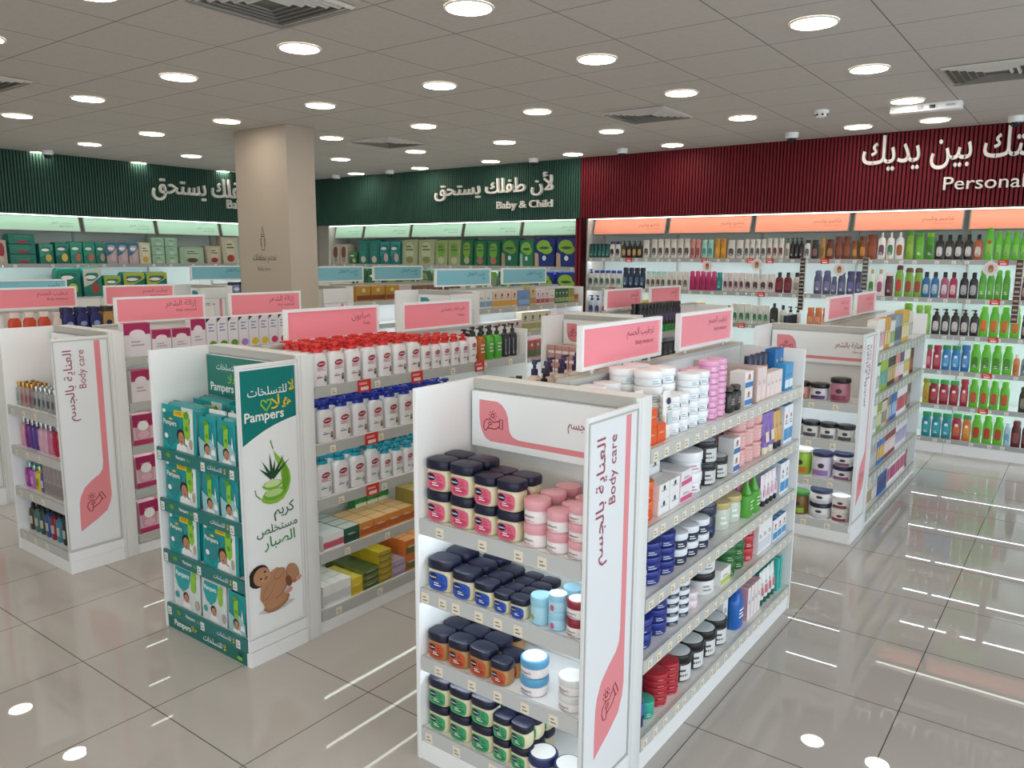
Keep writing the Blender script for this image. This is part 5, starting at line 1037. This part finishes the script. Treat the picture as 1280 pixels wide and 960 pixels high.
wrow(3, 'fourth', [(1157, 1164, 1, .215, '#b8304c', 'flip', '#2f8a4a', '#d88a98', 'crimson bottle by hair boxes', .85), (1165, 1176, 1, .215, '#a42840', 'flip', '#a42840', '#c45a70', 'crimson bottle', .9, 0, '#ecdcdc'), (1176, 1200, 2, .22, '#2a7ec0', 'flip', '#2c8a48', '#5aa8d8', 'blue bottle with green cap', .85, .04, '#e8f0f4'), (1200, 1212, 1, .23, '#2c72b0', 'flip', '#2c72b0', '#5a98cc', 'blue bottle standing on cap', .9, 0, '#dce8f0'), (1212, 1266, 4, .25, G1, 'dome', G1, '#4a8a2a', 'bright green bottle with dark swirl', .64, .06), (1266, 1275, 1, .18, '#d8864c', 'cap', '#d8d4cc', '#c46a34', 'small orange bottle', .45), (1276, 1286, 1, .18, '#8a98a0', 'cap', '#d8d4cc', '#5a6a78', 'small grey bottle', .45)], 455)
wrow(4, 'fifth', [(1152, 1161, 1, .22, '#a8a42c', 'flip', '#8a9a2c', '#c48a2c', 'mustard bottle', .9), (1160, 1198, 3, .22, '#96202e', 'flip', '#3fa050', '#b84a54', 'red bottle with green cap', .85, .04, '#f0e0e0'), (1199, 1209.5, 1, .24, '#a02636', 'flip', '#a02636', '#c8646c', 'red bottle standing on cap', .9, 0, '#ecd8d8'), (1210, 1262, 4, .255, G1, 'dome', G1, '#c45a3c', 'bright green bottle with red mark', .64, .06), (1273, 1287, 1, .22, '#3a3a30', 'dome', '#44443a', '#8a8a7a', 'dark grey bottle', .7)], 500)
wrow(5, 'bottom', [(1150, 1188, 3, .225, '#1f8a94', 'flip', '#2f9a60', '#3aa8b4', 'teal bottle with green cap', .85, .04, '#e4f0f0'), (1188, 1201, 1, .235, '#a83040', 'flip', '#3f9a50', '#c4703c', 'red and gold bottle, green cap', .85, .04, '#f0e0dc'), (1201, 1213, 1, .23, '#cf7a20', 'flip', '#3f9a50', '#e0a040', 'orange bottle with green cap', .85, .04, '#f4ecdc'), (1213, 1254, 3, .25, G1, 'dome', G1, '#b8402c', 'bright green bottle with red swirl', .64, .06), (1254, 1263, 1, .2, '#a8c8d8', 'cap', '#c8d8e0', '#6aa0c0', 'clear pale blue bottle', .5), (1263, 1290, 2, .23, '#5a2026', 'dome', '#6a2c30', '#8a4a4c', 'maroon round-top bottle', .7)], 545)
# hanging strips and round shelf talkers
def strip(px, py0, py1, x_off, label, m='#2a2422'):
    p, q = at(1, WY-.03, px, py0), at(1, WY-.03, px, py1); h = p.z-q.z
    s = empty('clip_strip', label, 'hanging strip', (p.x, WY-.03, q.z))
    add('backing', MB().box(-.03, .03, -.002, .002, 0, h, M('#cfc9c2', .4)).mesh('backing'), s)
    n = max(3, int(h/.075))
    for i in range(n): add('sachet', MB().box(-.026, .022, -.011, -.003, h*i/n+.006, h*(i+1)/n-.004, M(m, .35), .002).box(-.02, .016, -.0118, -.0112, h*(i+.35)/n, h*(i+.6)/n, M('#a89684', .4)).mesh('sachet'), s)
strip(1004.5, 322, 388, 0, 'dark hanging strip of sachets left of slate purple bottles'); strip(1083, 322, 363, 0, 'short dark hanging strip between purple and white bottles', '#3a4a44'); strip(1276, 324, 405, 0, 'brown hanging strip of sachets by bright green bottles', '#4a2a26')
for px, py, lb_ in ((884, 333, 'magenta bottles'), (946, 331, 'cream and plum bottles'), (1049, 337, 'slate purple bottles'), (1238.5, 336, 'bright green bottles')):
    p = at(1, WY-.012, px, py); s = empty('shelf_talker', 'round white promotion disc hanging above ' + lb_, 'sign', (p.x, WY-.012, p.z))
    add('disc', MB().art(Art().ell(0, 0, .062, .062, M('#e4dcd8', .4), n=28).ell(0, 0, .05, .05, M('#d8cfca', .4), n=24).ell(0, .0, .02, .034, M('#b8483c', .4), e=3).rect(-.012, .012, -.03, .0, M('#8aa860', .4)), lambda x, z, l: (x, -l*.0001, z)).mesh('disc', smooth=False, fix=False), s); add('hanger', MB().box(-.002, .002, .0005, .002, .05, .11, W0).mesh('hanger'), s)
# red price flags
def flag(x, y, z, rz, label, w=.075, h=.05):
    s = empty('price_flag', label, 'price tag', (x, y, z), rz, )
    add('card', MB().box(-w/2, w/2, -.0015, 0, 0, h, M('#cf2f2a', .4)).mesh('card'), s)
    a = Art().rect(-w*.3, w*.3, h*.15, h*.42, M('#ecd8d2', .4)); a.rect(-w*.4, w*.2, h*.6, h*.78, M('#e8a49c', .4)); add('print', a.flat('print', -.002), s)
for k, pl, us in ((0, 'top', (.29, .66, 1.18)), (1, 'second', (.33, .98)), (2, 'third', (.33,))):
    for i, u in enumerate(us): flag(GX[1]+.348, 2.282+u, PZ5[k]-.052, math.pi/2, 'red price flag on soap run %s shelf rail%s' % (pl, ', %s from left' % ORD[i] if len(us) > 1 else ''), .085, .06)
for k, pl, xs in ((0, 'top', (786, 881, 938, 962, 1031, 1254)), (1, 'second', (764, 951, 1244)), (2, 'third', (926, 955, 1242)), (3, 'fourth', (1234,)), (4, 'fifth', (1229,))):
    for i, px in enumerate(xs):
        p = at(1, WY-.004, px, 330+45*k); flag(p.x, WY-.004, RZ[k]-.045, 0, 'red price flag on red wall %s shelf%s' % (pl, ', %s from left' % ORD[i] if len(xs) > 1 else ''), .08, .05)

# ------------------------------------------------------------------ goods: nappies on the green walls
_wn = {}
def wn(w, h, base, c1, c2, desc, d=.2, st=0):
    a = Art().rect(-w/2, w/2, 0, h, M(base, .35), 2)
    if st == 0: a.poly([(-w*.5, h*.35), (-w*.1, h*.45), (w*.5, h*.75), (w*.5, h), (-w*.5, h)], M(c1, .35)); a.ell(w*.12, h*.3, w*.22, h*.2, M(c2, .4)); a.ell(-w*.1, h*.7, w*.3, h*.07, W0)
    elif st == 1: a.ell(-w*.05, h*.72, w*.36, h*.22, M(c1, .35)); a.ell(w*.12, h*.6, w*.3, h*.16, M(c1, .35)); a.ell(w*.0, h*.66, w*.3, h*.05, M('#2a5a40', .4)); a.ell(0, h*.3, w*.1, h*.09, M('#cfe0ea')); a.poly([(-w*.5, 0), (-w*.28, 0), (-w*.3, h*.45), (-w*.5, h*.5)], M(c2, .4))
    else: a.ell(0, h*.6, w*.3, h*.3, M(c1, .35), e=3); a.ell(0, h*.2, w*.25, h*.14, M(c2, .4)); lines(a, w*.7, h*.55, h*.8, M('#5a6a4a'), 2)
    k = (round(w, 3), h, base, c1, c2, desc)
    if k not in _wn: _wn[k] = pack('nappy_pack', 'nappy pack', desc, w, d, h, M(base, .3), a)
    return _wn[k]
def grow(axis, face, val, z, place, items, off):
    for x0, x1, n, h, base, c1, c2, st, desc, *o in items:
        py = 330; A, B = at(axis, val, x0, py), at(axis, val, x1, py)
        a, b = (A.x, B.x) if axis == 1 else (A.y, B.y); p = (b-a)/n; a = max(a, off+.006)
        if o and o[0] > 1: line(face, z, place, wn(p*.95, h, base, c1, c2, desc, .2, st), a-off, n, 1, o[0], p, v=.03, jit=.02)
        else: line(face, z, place, wn(p*.95, h, base, c1, c2, desc, .2, st), a-off, n, 1, 1, p, v=.03, jit=.02)
grow(1, FG, WY+.05, GZ[0], 'green wall top shelf', [(413, 433, 2, .30, '#c9bfb0', '#8a4a3c', '#b09a84', 2, 'brown and white nappy pack'), (437.5, 448, 1, .18, '#2f6a3c', '#4a8a4a', '#c8b890', 0, 'low green nappy pack'), (449, 476, 2, .36, '#1f7a70', '#2a8a80', '#d8c4b8', 2, 'narrow teal nappy pack with baby'), (476, 502, 2, .34, '#1f7a78', '#3a9a98', '#d0b0b0', 0, 'teal nappy pack, pale corner'), (503, 545, 2, .36, '#a9b08a', '#c4c8a0', '#8a8a5a', 2, 'cream-green nappy pack'), (545, 577, 2, .35, '#9aa878', '#7aa83c', '#c0b8a0', 2, 'sage nappy pack'), (577, 592, 1, .36, '#2a6a44', '#7aa83c', '#a8b48a', 2, 'dark green nappy pack'), (593, 626, 2, .34, '#1f6a4c', '#6aa83c', '#a86a5a', 2, 'bright green nappy pack'), (627, 649, 1, .36, '#1f6a50', '#6a9c3c', '#b08a78', 1, 'broad green nappy pack'), (650, 668, 1, .34, '#2f7a58', '#7ab44a', '#9ab8a0', 1, 'light green nappy pack'), (668, 723, 2, .365, '#20327c', '#8cb83c', '#b8a088', 1, 'tall blue nappy pack with green leaf')], -9.62)
grow(1, FG, WY+.05, GZ[1], 'green wall second shelf', [(440, 480, 2, .34, '#1f5a3c', '#2f7a4a', '#c8c0a8', 0, 'dark green nappy pack'), (481, 540, 3, .34, '#4a6a4a', '#8aa068', '#b0a890', 2, 'dull green nappy pack'), (541, 622, 4, .34, '#8a9a84', '#6aa83c', '#e0e4d8', 0, 'white and lime nappy pack'), (623, 667, 2, .34, '#2a7a58', '#7ab44a', '#9ab8a0', 1, 'green nappy pack'), (668, 723, 2, .345, '#20327c', '#8cb83c', '#b8a088', 1, 'blue nappy pack with green leaf')], -9.62)
grow(0, FL, -10.07, GZ[0], 'side wall top shelf', [(-8, 10, 1, .28, '#b8a8a0', '#a83040', '#c8b8a8', 2, 'red and white nappy pack'), (11, 47, 1, .115, '#1f7a6c', '#2a8a78', '#a83a4a', 2, 'flat teal nappy pack lying down', 3), (49, 68, 1, .24, '#1f7a6c', '#3a9a84', '#d8b85a', 0, 'teal and yellow nappy pack'), (69, 88, 1, .26, '#1a6a60', '#2f9080', '#dcc25a', 0, 'dark teal and yellow nappy pack'), (88, 120, 2, .27, '#1f8a74', '#2a9a80', '#c86a5a', 0, 'teal nappy pack'), (120, 133, 1, .27, '#1a7a6c', '#2a8a78', '#c0a090', 0, 'deep teal nappy pack'), (133, 174, 3, .28, '#c0aab0', '#1f7a98', '#d0b8b8', 0, 'blue and rose nappy pack'), (174, 189, 1, .28, '#d2cdb4', '#e0d8c0', '#d8a83c', 2, 'cream nappy pack with yellow flower'), (190, 223, 2, .115, '#9cc0a4', '#a8ccb0', '#c4d8c4', 2, 'flat mint nappy pack', 3), (224, 256, 1, .23, '#a4bca0', '#b4c8ac', '#5a4438', 2, 'pale green nappy pack'), (258, 277, 1, .25, '#c4b8a0', '#d0c4ac', '#a83038', 2, 'cream and red nappy pack'), (278, 298, 1, .38, '#cabfa8', '#d4c8b0', '#b04a40', 2, 'tall cream nappy pack with red badge')], 2.77)
grow(0, FL, -10.07, GZ[1], 'side wall second shelf', [(8, 66, 2, .2, '#7fb0a4', '#8abcb0', '#5a8a80', 2, 'low pale teal nappy pack'), (69, 100, 1, .355, '#157060', '#1f8a74', '#b8c03c', 0, 'tall teal nappy pack with lime tab'), (101, 126, 1, .355, '#1a8070', '#d0cdc4', '#b04a40', 0, 'tall teal and white nappy pack'), (127, 150, 1, .26, '#1a7a6c', '#a8b43c', '#2a8a78', 0, 'teal pack with lime corner'), (151, 208, 2, .30, '#187264', '#b0b43c', '#2a8a78', 0, 'broad teal pack with lime corner')], 2.77)
finish_labels()
